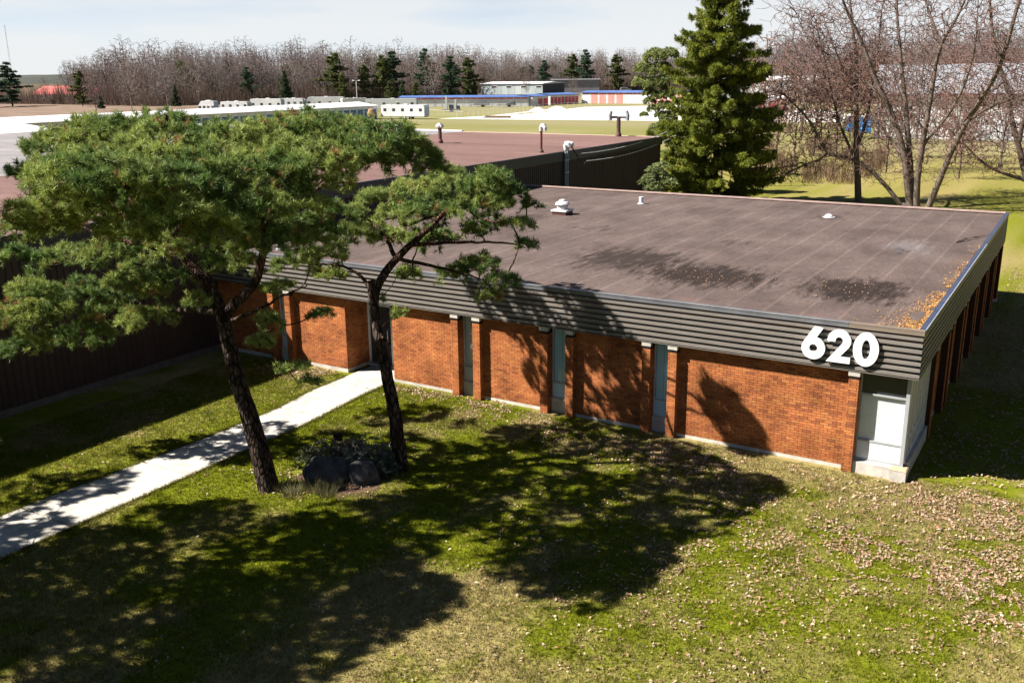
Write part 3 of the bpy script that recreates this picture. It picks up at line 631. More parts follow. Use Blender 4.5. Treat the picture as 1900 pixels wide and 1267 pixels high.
# roof: deck with overlapping felt sheets running front to back
b = MB(); b.box(-WID, XR - 0.02, YF + 0.06, DEP - 0.11, 3.4, RZ - 0.012); roof = b.build('roof', 'roof_felt', bld)
x = -WID; nsh = 25; wsh = (WID + XR - 0.13) / nsh
for k in range(nsh):
    x0 = -WID + k * wsh; x1 = x0 + wsh; V = []; ny_ = 30
    yy = np.linspace(YF + 0.101, DEP - 0.101, ny_)
    wob = 0.02 * (vnoise(yy * 0.7 + k * 5, yy * 0 + k * 3.1, 2) - 0.5); lift = 0.004 + 0.008 * vnoise(yy * 0.9 + k * 9, yy * 0 + 2.2 * k, 3)
    V = np.concatenate([np.stack([x0 - 0.03 + wob, yy, RZ + lift], 1), np.stack([x0 + 0.06 + 0 * yy, yy, RZ + 0.003 + 0 * yy], 1), np.stack([x1 + 0 * yy + 0.02, yy, RZ + 0.0 * yy + 0.001], 1), np.stack([x0 - 0.032 + wob, yy, RZ - 0.004 + 0 * yy], 1)])
    i = np.arange(ny_ - 1)
    F = np.concatenate([np.stack([a_ * ny_ + i, b_ * ny_ + i, b_ * ny_ + i + 1, a_ * ny_ + i + 1], 1) for a_, b_ in ((0, 1), (1, 2), (3, 0))])
    np_mesh('roofing_sheet', V, F, 'roof_felt', roof, cols=np.repeat((np.array([[1, 0.99, 0.98]]) * rng.uniform(0.97, 1.03)), len(V), 0))

# ------------------------------------------------------------------ house number 620
def digit_mesh(outline, holes, h, depth):
    cu = bpy.data.curves.new('digit', 'CURVE'); cu.dimensions = '2D'; cu.fill_mode = 'BOTH'; cu.extrude = depth / 2; cu.bevel_depth = 0.004
    for ring in [outline] + holes:
        sp = cu.splines.new('POLY'); sp.points.add(len(ring) - 1); sp.use_cyclic_u = True
        for p, (x_, z_) in zip(sp.points, ring): p.co = (x_ * h, z_ * h, 0, 1)
    o = bpy.data.objects.new('tmp', cu); COL.objects.link(o); bpy.context.view_layer.update()
    me = bpy.data.meshes.new_from_object(o.evaluated_get(bpy.context.evaluated_depsgraph_get()))
    bpy.data.objects.remove(o); me.name = 'digit'; me.materials.clear(); me.materials.append(MATS['white_paint']); set_tint(me, np.ones((len(me.vertices), 3)) * 1.1)
    return me
def arc(cx, cz, rx, rz, a0, a1, n): return [(cx + rx * cos(RAD(a0 + (a1 - a0) * k / n)), cz + rz * sin(RAD(a0 + (a1 - a0) * k / n))) for k in range(n + 1)]
six = [(0.33, 1.0), (0.60, 1.0), (0.405, 0.672)] + arc(0.345, 0.345, 0.345, 0.345, 76, -205, 44) 
six_h = arc(0.345, 0.345, 0.125, 0.125, 0, 345, 23)
two = [(0.0, 0.0), (0.68, 0.0), (0.68, 0.19), (0.385, 0.19)] + arc(0.335, 0.665, 0.335, 0.335, -42, 186, 30) + [(0.22, 0.63)] + arc(0.335, 0.66, 0.115, 0.125, 175, -38, 16)
zero = arc(0.36, 0.5, 0.36, 0.51, 0, 352, 44); zero_h = arc(0.36, 0.5, 0.125, 0.30, 0, 348, 29)
sign = thing('house_number', 'big white 620 numerals fixed to the ribbed fascia', 'house number', (-1.78, -0.06, 2.79))
for ring, holes, x0 in ((six, [six_h], -2.66), (two, [], -2.06), (zero, [zero_h], -1.46)):
    o = bpy.data.objects.new('digit', digit_mesh(ring, holes, 0.80, 0.05)); COL.objects.link(o); o.parent = sign
    o.location = (x0 + 1.78, -0.03, 0.0); o.rotation_euler = (RAD(90), 0, 0)

# ------------------------------------------------------------------ things on the office roof
v = thing('roof_ventilator', 'white mushroom ventilator on a square curb on the felt roof', 'ventilator', (-16.45, 13.2, RZ))
b = MB(); b.box(-16.78, -16.12, 12.87, 13.53, RZ, RZ + 0.15, (0.9, 0.7, 0.65)); b.build('curb', 'pipe_brown', v)
b = MB(); b.box(-16.82, -16.08, 12.83, 13.57, RZ + 0.151, RZ + 0.22); b.build('flashing', 'white_metal', v)
b = MB(); b.lathe([(0.22, RZ + 0.22), (0.22, RZ + 0.26), (0.24, RZ + 0.41)], -16.45, 13.2, 20); b.build('drum', 'white_metal', v, smooth=True)
b = MB(); b.lathe([(0.24, RZ + 0.40), (0.31, RZ + 0.42), (0.31, RZ + 0.46), (0.25, RZ + 0.53), (0.15, RZ + 0.57), (0.13, RZ + 0.62), (0.05, RZ + 0.65)], -16.45, 13.2, 24); b.build('cap', 'white_metal', v, smooth=False)
def roof_pipe(x, y, h, r, label, name='plumbing_vent'):
    t = thing(name, label, 'vent pipe', (x, y, RZ))
    b = MB(); b.lathe([(r, RZ), (r, RZ + h)], x, y, 14); b.build('pipe', 'white_metal', t, smooth=False)
    b = MB(); b.lathe([(r * 1.7, RZ + 0.004), (r * 1.7, RZ + 0.03), (r * 1.12, RZ + 0.06)], x, y, 14); b.build('collar', 'galvanised', t)
roof_pipe(-14.81, 17.79, 0.33, 0.10, 'short white vent pipe near the back edge of the felt roof')
roof_pipe(-20.55, 1.6, 0.62, 0.06, 'thin white vent pipe on the roof just behind the fascia, right of a pair')
roof_pipe(-21.1, 1.0, 0.60, 0.06, 'thin white vent pipe on the roof just behind the fascia, left of a pair')
t = thing('roof_drain', 'small pale drain box in a dark patch on the felt roof', 'roof drain', (-6.28, 17.5, RZ))
b = MB(); b.lathe([(0.17, RZ + 0.01), (0.17, RZ + 0.05), (0.13, RZ + 0.10), (0.06, RZ + 0.13)], -6.28, 17.5, 12); b.build('strainer', 'white_metal', t); b = MB(); b.lathe([(0.26, RZ + 0.008), (0.25, RZ + 0.02)], -6.28, 17.5, 12); b.build('flange', 'galvanised', t)
b = MB(); z = RZ + 0.04
b.tube([(-0.95, 13.3, z), (-0.75, 14.1, z + 0.03), (-0.42, 14.7, z + 0.02), (-0.12, 15.3, z)], [0.03, 0.025, 0.018, 0.008], 6); b.tube([(-0.95, 13.3, z), (-0.72, 13.75, z + 0.05), (-0.6, 14.3, z + 0.02)], [0.025, 0.018, 0.007], 6); b.tube([(-0.75, 14.1, z + 0.03), (-0.5, 14.25, z + 0.05), (-0.35, 14.6, z)], [0.018, 0.012, 0.006], 6)
b.c = [(0.16, 0.12, 0.10)] * len(b.v); tag(b.build('fallen_branch', 'bark', at=(-0.9, 13.4, RZ)), 'bare fallen branch lying on the roof near the right edge', 'branch')
# ================================================================== DARK WAREHOUSE BEHIND
WX, WY0, WY1, WZ = -23.43, -42.0, 40.7, 5.20
wh = thing('warehouse_building', 'long dark brown ribbed metal building with a flat brown and grey roof', 'building', (-48, 0, 0))
# ribbed wall panels, about 0.9 m wide each, standing on a concrete footing
prof = [(0.0, 0), (0.0, 0.085), (0.030, 0.105), (0.030, 0.195), (0.0, 0.215)]   # (depth, along) one rib of 0.225 m
b_all = []
y = WY1
k = 0
while y > WY0 + 0.2:
    b = MB(); y1 = max(WY0, y - 0.9); P_ = []
    q = 0.0
    while q < 0.899:
        for d, s in prof: P_.append((WX - 0.03 + d, y - q - s))
        q += 0.225
    P_ = [p for p in P_ if p[1] > y1] + [(WX - 0.03, y1)]
    j = rng.uniform(-0.003, 0.003); t = (1 + rng.uniform(-0.1, 0.1),) * 3
    vs = [(px + j, py, 0.22) for px, py in P_] + [(px + j, py, WZ - 0.50) for px, py in P_]; n = len(P_)
    b.add(vs, [(i + 1, i, n + i, n + i + 1) for i in range(n - 1)], t); b.build('wall_panel', 'dark_cladding', wh); y = y1; k += 1
b = MB(); b.box(-75, WX - 0.07, WY0, WY1, -0.1, WZ - 0.06); b.build('core_wall', 'dark_cladding', wh)
b = MB(); b.box(WX - 0.06, WX + 0.02, WY0, WY1, -0.1, 0.215, (0.22, 0.22, 0.22)); b.build('footing', 'concrete', wh)
b = MB(); b.box(WX - 0.06, WX + 0.07, WY0, WY1 + 0.06, WZ - 0.52, WZ + 0.02); b.box(-75.1, WX - 0.061, WY1 - 0.02, WY1 + 0.07, WZ - 0.5, WZ + 0.0); b.build('fascia', 'dark_fascia', wh)
b = MB(); b.box(-40.2, WX - 0.061, WY0, WY1 - 0.1, WZ - 0.05, WZ); r_ = b.build('roof', 'brown_roof', wh); r_['label'] = 'brown felt part of the warehouse roof'
b = MB(); b.box(-40.2, WX - 0.061, WY1 - 0.099, WY1 + 0.0, WZ - 0.04, WZ + 0.025, (1.6, 1.7, 1.6)); b.build('gravel_stop', 'pink_edge', wh)
b = MB(); b.box(-75, -40.205, WY0, WY1 - 0.02, WZ - 0.05, WZ + 0.012); r_ = b.build('roof', 'grey_roof', wh); r_['label'] = 'grey gravelled part of the warehouse roof'
b = MB()
for y in (-3.1, 2.2, 7.3, 12.6, 18.4): b.box(-75, -40.4, y, y + 0.10, WZ + 0.013, WZ + 0.05, (1.7, 1.7, 1.7))
b.build('roof_seam', 'grey_roof', wh)
b = MB(); b.box(-75, -40.3, WY1 - 0.02, WY1 + 0.25, WZ - 0.04, WZ + 0.11, (1.1,) * 3); b.build('parapet', 'white_metal', wh)
b = MB(); b.box(-43.9, -42.3, 35.0, 36.4, WZ + 0.013, WZ + 0.75); t = b.build('roof_hatch', 'conduit', at=(-43.1, 35.7, WZ)); tag(t, 'blue grey box standing on the grey gravelled roof', 'roof unit')

# vent stacks on the warehouse roof
t = thing('vent_stack', 'thick brown vent stack with a crumpled pale cap on the brown roof', 'vent pipe', (-34.26, 29.28, WZ), group='vent stacks on the brown roof')
b = MB(); b.tube([(-34.26, 29.28, WZ), (-34.26, 29.28, WZ + 1.02)], 0.125, 12); b.build('pipe', 'pipe_brown', t)
b = MB(); b.lathe([(0.20, WZ), (0.19, WZ + 0.16), (0.13, WZ + 0.26)], -34.26, 29.28, 12, (1.2, 1.1, 1.1)); b.build('collar', 'pipe_brown', t)
b = MB(); b.lathe([(0.10, WZ + 0.95), (0.26, WZ + 1.02), (0.28, WZ + 1.12), (0.17, WZ + 1.25), (0.05, WZ + 1.30)], -34.26, 29.28, 10); b.tube([(-34.4, 29.2, WZ + 1.1), (-34.1, 29.1, WZ + 1.25), (-33.97, 29.05, WZ + 1.05)], [0.05, 0.09, 0.06], 8); b.build('cap', 'galvanised', t)
t = thing('vent_stack', 'thin brown vent stack with a curved white hood, near the edge of the brown roof', 'vent pipe', (-24.3, 25.2, WZ), group='vent stacks on the brown roof')
b = MB(); b.tube([(-24.3, 25.2, WZ), (-24.3, 25.2, WZ + 1.25)], 0.075, 12, (1.2, 0.9, 0.9)); b.build('pipe', 'pipe_brown', t)
b = MB(); b.lathe([(0.15, WZ), (0.14, WZ + 0.10), (0.08, WZ + 0.18)], -24.3, 25.2, 12); b.build('collar', 'pipe_brown', t)
b = MB(); b.tube([(-24.3, 25.2, WZ + 1.2), (-24.3, 25.2, WZ + 1.36), (-24.22, 25.17, WZ + 1.48), (-24.08, 25.12, WZ + 1.50), (-23.98, 25.08, WZ + 1.38), (-23.96, 25.07, WZ + 1.22)], [0.11, 0.13, 0.14, 0.14, 0.11, 0.08], 10); b.build('hood', 'galvanised', t)
t = thing('vent_stack', 'brown vent stack with two raised grey hoods on a crossbar', 'vent pipe', (-26.4, 40.0, WZ), group='vent stacks on the brown roof')
b = MB(); b.tube([(-26.4, 40.0, WZ), (-26.4, 40.0, WZ + 1.35)], 0.14, 12); b.build('pipe', 'pipe_brown', t)
b = MB(); b.lathe([(0.22, WZ), (0.21, WZ + 0.12), (0.15, WZ + 0.32)], -26.4, 40.0, 12); b.build('collar', 'pipe_brown', t)
b = MB(); b.tube([(-26.85, 39.75, WZ + 1.33), (-25.95, 40.25, WZ + 1.33)], 0.09, 10, (.5, .5, .5)); b.build('crossbar', 'galvanised', t)
for s in (-1, 1):
    b = MB(); cx_, cy_ = -26.4 + s * 0.55, 40.0 + s * 0.3
    b.tube([(cx_ - s * 0.03, cy_, WZ + 1.12), (cx_ - s * 0.0, cy_, WZ + 1.45), (cx_ - s * 0.10, cy_, WZ + 1.75)], [0.15, 0.14, 0.12], 10, (.55, .56, .6)); b.build('hood', 'galvanised', t)
t = thing('vent_stack', 'brown pipe with a shaggy hood on the grey roof, behind the pine top', 'vent pipe', (-46.5, 37.2, WZ))
b = MB(); b.tube([(-46.5, 37.2, WZ), (-46.5, 37.2, WZ + 1.3)], 0.15, 10); b.build('pipe', 'pipe_brown', t)
b = MB(); b.lathe([(0.30, WZ + 1.25), (0.34, WZ + 1.45), (0.22, WZ + 1.75), (0.06, WZ + 1.85)], -46.5, 37.2, 9, (1.8, 1.5, 1.2)); b.build('hood', 'wood', t)
# service mast with weatherheads and two overhead cables
t = thing('service_mast', 'twin grey blue conduits rising up the dark wall to white weatherheads', 'service mast', (-23.2, 26.35, 0))
for s in (-0.12, 0.12):
    b = MB(); b.tube([(-23.27, 26.35 + s, 2.5), (-23.27, 26.35 + s, 5.35)], 0.06, 10); b.build('conduit', 'conduit', t)
    b = MB(); b.tube([(-23.27, 26.35 + s, 5.3), (-23.27, 26.35 + s, 5.52), (-23.2, 26.35 + s * 1.2, 5.66), (-23.05, 26.35 + s * 1.5, 5.62), (-22.98, 26.35 + s * 1.6, 5.5)], [0.10, 0.14, 0.16, 0.15, 0.10], 10, (1.5, 1.5, 1.5)); b.build('weatherhead', 'galvanised', t)
for z in (3.2, 4.0, 4.7):
    b = MB(); b.box(-23.34, -23.2, 26.15, 26.55, z, z + 0.05); b.build('clamp', 'galvanised', t)
for zz, pts in ((0, [(-23.0, 26.3, 5.55), (-22.9, 26.6, 5.15), (-22.85, 27.0, 4.95), (-22.75, 27.2, 5.05)]), (1, [(-23.0, 26.5, 5.5), (-22.8, 26.9, 4.8), (-22.6, 27.2, 4.45), (-22.5, 27.4, 4.62)])):
    b = MB(); b.tube(pts, 0.022, 6); b.build('lead', 'black_rubber', t)
PX, PY, PH = -24.6, 57.0, 8.2
def cable(A, B_, sag, r, label):
    A, B_ = Vector(A), Vector(B_); pts = [A.lerp(B_, k / 24) - Vector((0, 0, sag * 4 * (k / 24) * (1 - k / 24))) for k in range(25)]
    b = MB(); b.tube(pts, r, 5); tag(b.build('power_cable', 'cable', at=A), label, 'cable')
cable((-22.75, 27.2, 5.05), (PX, PY - 0.1, PH - 0.4), 1.0, 0.028, 'upper overhead cable sagging from the service mast past the dark wall')
cable((-22.5, 27.4, 4.62), (PX, PY - 0.1, PH - 1.0), 1.0, 0.028, 'lower overhead cable sagging from the service mast past the dark wall')
cable((PX, PY + 0.1, PH - 0.4), (-6, 126.9, 4.6), 1.6, 0.026, 'upper overhead cable running through the bare trees to the white shed')
cable((PX, PY + 0.1, PH - 1.0), (-6, 126.9, 3.9), 1.6, 0.026, 'lower overhead cable running through the bare trees to the white shed')
t = thing('utility_pole', 'wooden utility pole mostly hidden behind the big green conifer', 'pole', (PX, PY, 0))
b = MB(); b.tube([(PX, PY, 0), (PX, PY, PH)], [0.15, 0.11], 10); b.build('pole', 'wood', t)
b = MB(); b.box(PX - 0.7, PX + 0.7, PY - 0.06, PY + 0.06, PH - 0.45, PH - 0.33); b.build('crossarm', 'wood', t)

# ================================================================== YARD BEHIND
def frame(P, Q):
    P, Q = np.array(P, float), np.array(Q, float); u = Q - P; L = np.linalg.norm(u); u /= L; w = np.array((-u[1], u[0]))   # w points away from the viewer for a left-to-right run
    return P, u, w, L
def storage_row(P, Q, H, dep, n, door, label, name='storage_building', wall='white_metal', roof='blue_roof', header=None, end_doors=0, rise=0.5, group=None):
    P, u, w, L = frame(P, Q); mid = P + u * L / 2
    t = thing(name, label, 'storage building', (mid[0], mid[1], 0), group=group)
    b = MB(); b.obox(P, u, w, 0, L, 0.06, dep, 0, H); b.build('wall', wall, t)
    b = MB()
    def pt(a, d, z): return (P[0] + u[0] * a + w[0] * d, P[1] + u[1] * a + w[1] * d, z)
    e = 0.35; nr = max(2, int(L / 6))
    for k in range(nr):
        a0 = -e + (L + 2 * e) * k / nr; a1 = -e + (L + 2 * e) * (k + 1) / nr - 0.06; tt = (1 + 0.08 * ((k * 7) % 5 - 2) / 2,) * 3
        b.add([pt(a0, -e, H), pt(a1, -e, H), pt(a1, dep / 2, H + rise), pt(a0, dep / 2, H + rise), pt(a1, dep + e, H), pt(a0, dep + e, H)], [(0, 1, 2, 3), (3, 2, 4, 5)], tt)
    b.add([pt(-e, -e, H - 0.14), pt(L + e, -e, H - 0.14), pt(L + e, -e, H - 0.005), pt(-e, -e, H - 0.005)], [(0, 1, 2, 3)])
    b.add([pt(0, 0.06, H), pt(0, dep, H), pt(0, dep / 2, H + rise - 0.02)], [(0, 2, 1)]); b.add([pt(L, 0.06, H), pt(L, dep, H), pt(L, dep / 2, H + rise - 0.02)], [(0, 1, 2)])
    b.build('roof', roof, t)
    if n:
        pitch = L / n
        for k in range(n):
            dm = door if isinstance(door, str) else door[k % len(door)]
            b = MB(); a0 = k * pitch + pitch * 0.12; a1 = (k + 1) * pitch - pitch * 0.12
            for s in range(4): b.obox(P, u, w, a0, a1, 0.02 + 0.01 * (s % 2), 0.055, 0.03 + (H - 0.75) * s / 4, 0.03 + (H - 0.75) * (s + 1) / 4 - 0.03)
            o = b.build('roll_up_door', dm, t)
        if header:
            b = MB()
            for k in range(n): b.obox(P, u, w, k * pitch + pitch * 0.06, (k + 1) * pitch - pitch * 0.06, 0.015, 0.058, H - 0.62, H - 0.30)
            b.build('header_band', header, t)
        b = MB()
        for k in range(n + 1): b.obox(P, u, w, k * pitch - 0.09, k * pitch + 0.09, 0.0, 0.058, 0.0, H - 0.16)
        tag(b.build('door_posts', wall, t), kind='stuff')
    return t
# long white-roofed rows with blue doors: they run front to back, doors on the shaded east side
storage_row((-140.2, 60), (-140.2, 153), 3.0, 11, 40, 'blue_metal', 'long storage row with a white roof and dark blue doors behind the pine top', wall='white_metal', roof='white_metal', rise=0.8)
storage_row((-108, -12), (-113, 55), 3.0, 24, 26, 'blue_metal', 'big white roofed storage building at the left edge beyond the grey roof', wall='white_metal', roof='white_metal', rise=1.3)
storage_row((-187.4, 222.4), (-150.0, 238.6), 2.9, 8, 18, 'white_metal', 'long white storage row with a blue roof and red door headers', header='red_metal')
storage_row((-149.0, 239.6), (-148.6, 248.8), 3.0, 8, 3, ['white_metal', 'red_metal', 'red_metal'], 'short blue roofed storage block with two bright red doors')
storage_row((-149.9, 252.6), (-147.9, 268.2), 3.1, 8, 8, 'red_metal', 'slanting storage row of eight bright red doors seen at an angle')
storage_row((-147.4, 269.8), (-107.7, 270.5), 3.6, 9, 13, ['white_metal', 'pale_red_metal', 'pale_red_metal', 'pale_red_metal', 'pale_red_metal', 'white_metal', 'white_metal'], 'storage block with faded pink doors facing the white gravel yard', header='red_metal')
storage_row((-80.3, 213), (-65.9, 224.4), 3.2, 8, 7, 'red_metal', 'red door storage block half hidden behind the green conifer', roof='white_metal')
storage_row((-112, 290), (-78, 300), 7.0, 18, 0, None, 'tall white roofed shed far behind the conifer and bare trees', name='shed', roof='white_metal', rise=1.2)

# travel trailers and motorhomes
def trailer(name, label, c, rz, L=10.5, H=2.6, stripe=None, body='white_metal', wins=4, cat='trailer', slope=False):
    t = thing(name, label, cat, (0, 0, 0))
    x0, x1, z0, z1, hw = -L / 2, L / 2, 0.62, 0.62 + H, 1.2
    b = MB(); f = 0.9 if slope else 0.18
    sec = [(x0, z0), (x1 - 0.1, z0), (x1, z0 + 0.3), (x1, z1 - 0.4), (x1 - 0.25, z1), (x0 + f, z1), (x0, z1 - f * 1.3)]
    n = len(sec); vs = [(x, -hw, z) for x, z in sec] + [(x, hw, z) for x, z in sec]
    b.add(vs, [tuple(range(n)), tuple(range(2 * n - 1, n - 1, -1))] + [(i, i + n, (i + 1) % n + n, (i + 1) % n) for i in range(n)]); b.build('body', body, t)
    b = MB(); b.box(x1 + 0.001, x1 + 0.03, -hw + 0.05, hw - 0.05, z0 + 0.3, z1 - 0.45, (.42, .52, .66)); b.build('end_panel', 'galvanised', t)
    for k in range(wins):
        a = x0 + L * (0.09 + 0.82 * k / max(1, wins - 1)) - 0.35
        b = MB(); b.box(a, a + 0.75, -hw - 0.03, -hw - 0.004, z0 + 1.15, z0 + 1.42); b.box(a, a + 0.75, -hw - 0.03, -hw - 0.004, z0 + 1.48, z0 + 1.75); o = b.build('window', 'dark_glass', t)
    b = MB(); a = x0 + L * 0.60; b.box(a, a + 0.05, -hw - 0.02, -hw - 0.004, z0 + 0.1, z0 + 2.1, (.5, .5, .5)); b.box(a + 0.05, a + 0.75, -hw - 0.015, -hw - 0.004, z0 + 0.1, z0 + 2.05); b.build('door', 'white_paint', t)
    for s in (-0.45, 0.45):
        for sd in (-1, 1):
            b = MB(); b.tube([(x0 + L * 0.58 + s, sd * (hw - 0.28), 0.36), (x0 + L * 0.58 + s, sd * (hw - 0.04), 0.36)], 0.36, 14); w_ = b.build('wheel', 'black_rubber', t)
            b = MB(); b.tube([(x0 + L * 0.58 + s, sd * (hw - 0.05), 0.36), (x0 + L * 0.58 + s, sd * (hw + 0.005), 0.36)], 0.2, 10); b.build('rim', 'white_metal', w_)
    b = MB(); b.box(x0 - 1.0, x1, -0.5, -0.4, 0.5, 0.6); b.box(x0 - 1.0, x1, 0.4, 0.5, 0.5, 0.6); b.build('chassis', 'black_rubber', t)
    b = MB(); b.box(-0.2, 0.8, -0.4, 0.4, z1, z1 + 0.22); b.box(x0 + 1.6, x0 + 2.1, -0.25, 0.25, z1, z1 + 0.12); b.build('roof_unit', 'white_metal', t)
    if stripe:
        b = MB(); b.box(x0 + 0.4, x1 - 0.4, -hw - 0.012, -hw - 0.003, z0 + 0.55, z0 + 0.85); b.build('stripe', stripe, t)
    t.location = (*c, 0); t.rotation_euler = (0, 0, rz); return t
trailer('travel_trailer', 'white travel trailer with small windows parked on the grass behind the warehouse', (-133.2, 154.4), 0.14, L=11.2, H=2.5, wins=5)
trailer('travel_trailer', 'long blue grey trailer parked behind the white travel trailer', (-167.8, 193.5), 0.45, L=14.5, H=2.75, body='galvanised', wins=4)
trailer('motorhome', 'large white motorhome with a rounded front behind the white roof', (-197.6, 199.4), 0.50, L=11.5, H=3.0, stripe='grey_wall', slope=True, cat='motorhome')
trailer('motorhome', 'white motorhome beside the light pole', (-185.6, 198.5), 0.9, L=7.5, H=2.7, stripe='blue_metal', cat='motorhome')
trailer('travel_trailer', 'white trailer roof showing behind the storage roof, right of the other two', (-203.3, 181.2), 0.35, L=9.5, H=2.9, cat='trailer')
trailer('travel_trailer', 'white trailer with a sloping front standing leftmost behind the storage roof', (-199.4, 156.1), 0.3, L=4.6, H=3.0, slope=True, cat='trailer')
trailer('travel_trailer', 'low white trailer standing between two others behind the storage roof', (-202.0, 168.1), 0.3, L=8.2, H=2.5, cat='trailer')
trailer('motorhome', 'white motorhome partly covered by the highest pine tuft', (-205.1, 193.5), 0.4, L=7.0, H=2.7, cat='motorhome')

# flat utility trailers, grey machine, gravel heaps, timber edging, light pole
def flatbed(x, y, rz, label, load):
    t = thing('utility_trailer', label, 'trailer')
    b = MB(); b.box(-2.3, 2.3, -0.95, 0.95, 0.55, 0.68); b.build('deck', 'wood', t)
    b = MB(); b.box(-3.6, -2.3, -0.06, 0.06, 0.5, 0.6); b.build('drawbar', 'black_rubber', t)
    for s in (-1, 1): b = MB(); b.tube([(0.3, s * 0.95, 0.34), (0.3, s * 1.15, 0.34)], 0.34, 12); b.build('wheel', 'black_rubber', t)
    b = MB()
    if load == 'cover': b.add([(-0.6, -0.9, 0.68), (2.2, -0.9, 0.68), (2.2, 0.9, 0.68), (-0.6, 0.9, 0.68), (-0.2, -0.6, 1.3), (1.9, -0.6, 1.7), (1.9, 0.6, 1.7), (-0.2, 0.6, 1.3)], [(4, 5, 6, 7), (0, 1, 5, 4), (1, 2, 6, 5), (2, 3, 7, 6), (3, 0, 4, 7)]); b.build('tarp', 'dark_wall', t)
    else: b.box(-2.3, 2.3, -0.95, -0.9, 0.68, 1.1); b.box(-2.3, 2.3, 0.9, 0.95, 0.68, 1.1); b.build('side_rail', 'grey_wall', t)
    t.location = (x, y, 0); t.rotation_euler = (0, 0, rz)
flatbed(-161.5, 230.0, 0.35, 'empty utility trailer on the grass before the white storage row, left of two', 'rail')
flatbed(-153.5, 232.5, 0.35, 'utility trailer with a dark tarpaulin before the white storage row', 'cover')
t = thing('yard_machine', 'grey hoist frame standing on a trailer inside the wire fence', 'machine')
b = MB(); b.box(-2.4, 2.4, -0.9, 0.9, 0.5, 0.75); b.build('deck', 'grey_wall', t)
for x in (-1.6, 0.9): b = MB(); b.box(x, x + 0.45, -0.4, 0.4, 0.75, 4.2 if x < 0 else 3.2); b.build('column', 'galvanised', t)
b = MB(); b.box(-0.6, 0.5, -0.5, 0.5, 0.75, 1.9); b.box(1.4, 2.2, -0.5, 0.5, 0.75, 1.6); b.build('engine_box', 'dark_wall', t)
for s in (-1, 1): b = MB(); b.tube([(0, s * 0.9, 0.36), (0, s * 1.1, 0.36)], 0.36, 12); b.build('wheel', 'black_rubber', t)
t.location = (-147.5, 193.5, 0); t.rotation_euler = (0, 0, 0.4)
def heap(x, y, r, h, label):
    n = 20; b = MB(); vs = []; ring = [(1.0, 0), (0.75, 0.35), (0.45, 0.72), (0.15, 0.97)]
    for k, (f, z) in enumerate(ring):
        for j in range(n):
            a = 2 * pi * j / n; q = r * f * (1 + 0.25 * (random.random() - 0.5)); vs.append((x + q * cos(a) * 1.5, y + q * sin(a), z * h * (1 + 0.1 * random.random())))
    fs = [(k * n + j, k * n + (j + 1) % n, (k + 1) * n + (j + 1) % n, (k + 1) * n + j) for k in range(3) for j in range(n)] + [tuple(3 * n + j for j in range(n))]
    b.add(vs, fs); tag(b.build('gravel_heap', 'gravel', at=(x, y, 0), smooth=False), label, 'gravel heap')
heap(-124.8, 200.5, 2.0, 1.1, 'pointed pale gravel heap at the edge of the yard, left one'); heap(-122.6, 207.5, 2.6, 1.2, 'broader pale gravel heap at the edge of the yard, right one')
b = MB(); b.obox((-118.3, 164.1), (0.949, 0.316), (-0.316, 0.949), 0, 6.0, 0, 0.3, 0, 0.28); b.obox((-118.3, 164.1), (0.949, 0.316), (-0.316, 0.949), 0.4, 6.3, 0.35, 0.6, 0.0, 0.5); tag(b.build('timber_stack', 'wood', at=(-115, 165, 0)), 'grey timbers lying at the near corner of the gravel yard', 'timber')
t = thing('light_pole', 'slim pale light pole with two lamps in front of the woods', 'lamp post', (-191, 206.2, 0))
b = MB(); b.tube([(-191, 206.2, 0), (-191, 206.2, 8.0)], [0.12, 0.08], 8); b.build('pole', 'white_metal', t)
for s in (-1, 1): b = MB(); b.tube([(-191, 206.2, 8.0), (-191 + s * 0.7, 206.2 + s * 0.2, 8.25)], 0.05, 6); b.box(-191 + s * 0.9 - 0.3, -191 + s * 0.9 + 0.3, 206.1 + s * .25, 206.5 + s * .25, 8.15, 8.4); b.build('lamp', 'galvanised', t)
# wire fence round the grass
def fence(pts, label, step=3.0, h=1.5):
    pts = [np.array(p, float) for p in pts]; t = thing('wire_fence', label, 'fence', (*pts[0], 0)); rail = MB(); net = MB()
    for A, B_ in zip(pts[:-1], pts[1:]):
        L = np.linalg.norm(B_ - A); n = int(L / step)
        for k in range(n + 1):
            p = A + (B_ - A) * k / n; b = MB(); b.tube([(p[0], p[1], 0), (p[0], p[1], h)], 0.045, 5); b.build('post', 'galvanised', t)
        rail.tube([(*A, h), (*B_, h)], 0.03, 5)
        u = (B_ - A) / L; m = int(L / 0.4)
        for k in range(m):
            for s in (-1, 1):
                p0 = A + u * (k * 0.4); p1 = A + u * min(L, max(0, k * 0.4 + s * h)); c = 0.006
                net.add([(p0[0], p0[1], 0.02), (p0[0] + u[0] * c, p0[1] + u[1] * c, 0.02), (p1[0] + u[0] * c, p1[1] + u[1] * c, h), (p1[0], p1[1], h)], [(0, 1, 2, 3)])
    rail.build('rail', 'galvanised', t); tag(net.build('wire_mesh', 'galvanised', t), kind='stuff')
fence([(-141, 172), (-121.5, 160.5), (-131, 214), (-129, 240)], 'galvanised wire fence round the fenced grass beside the gravel lane')

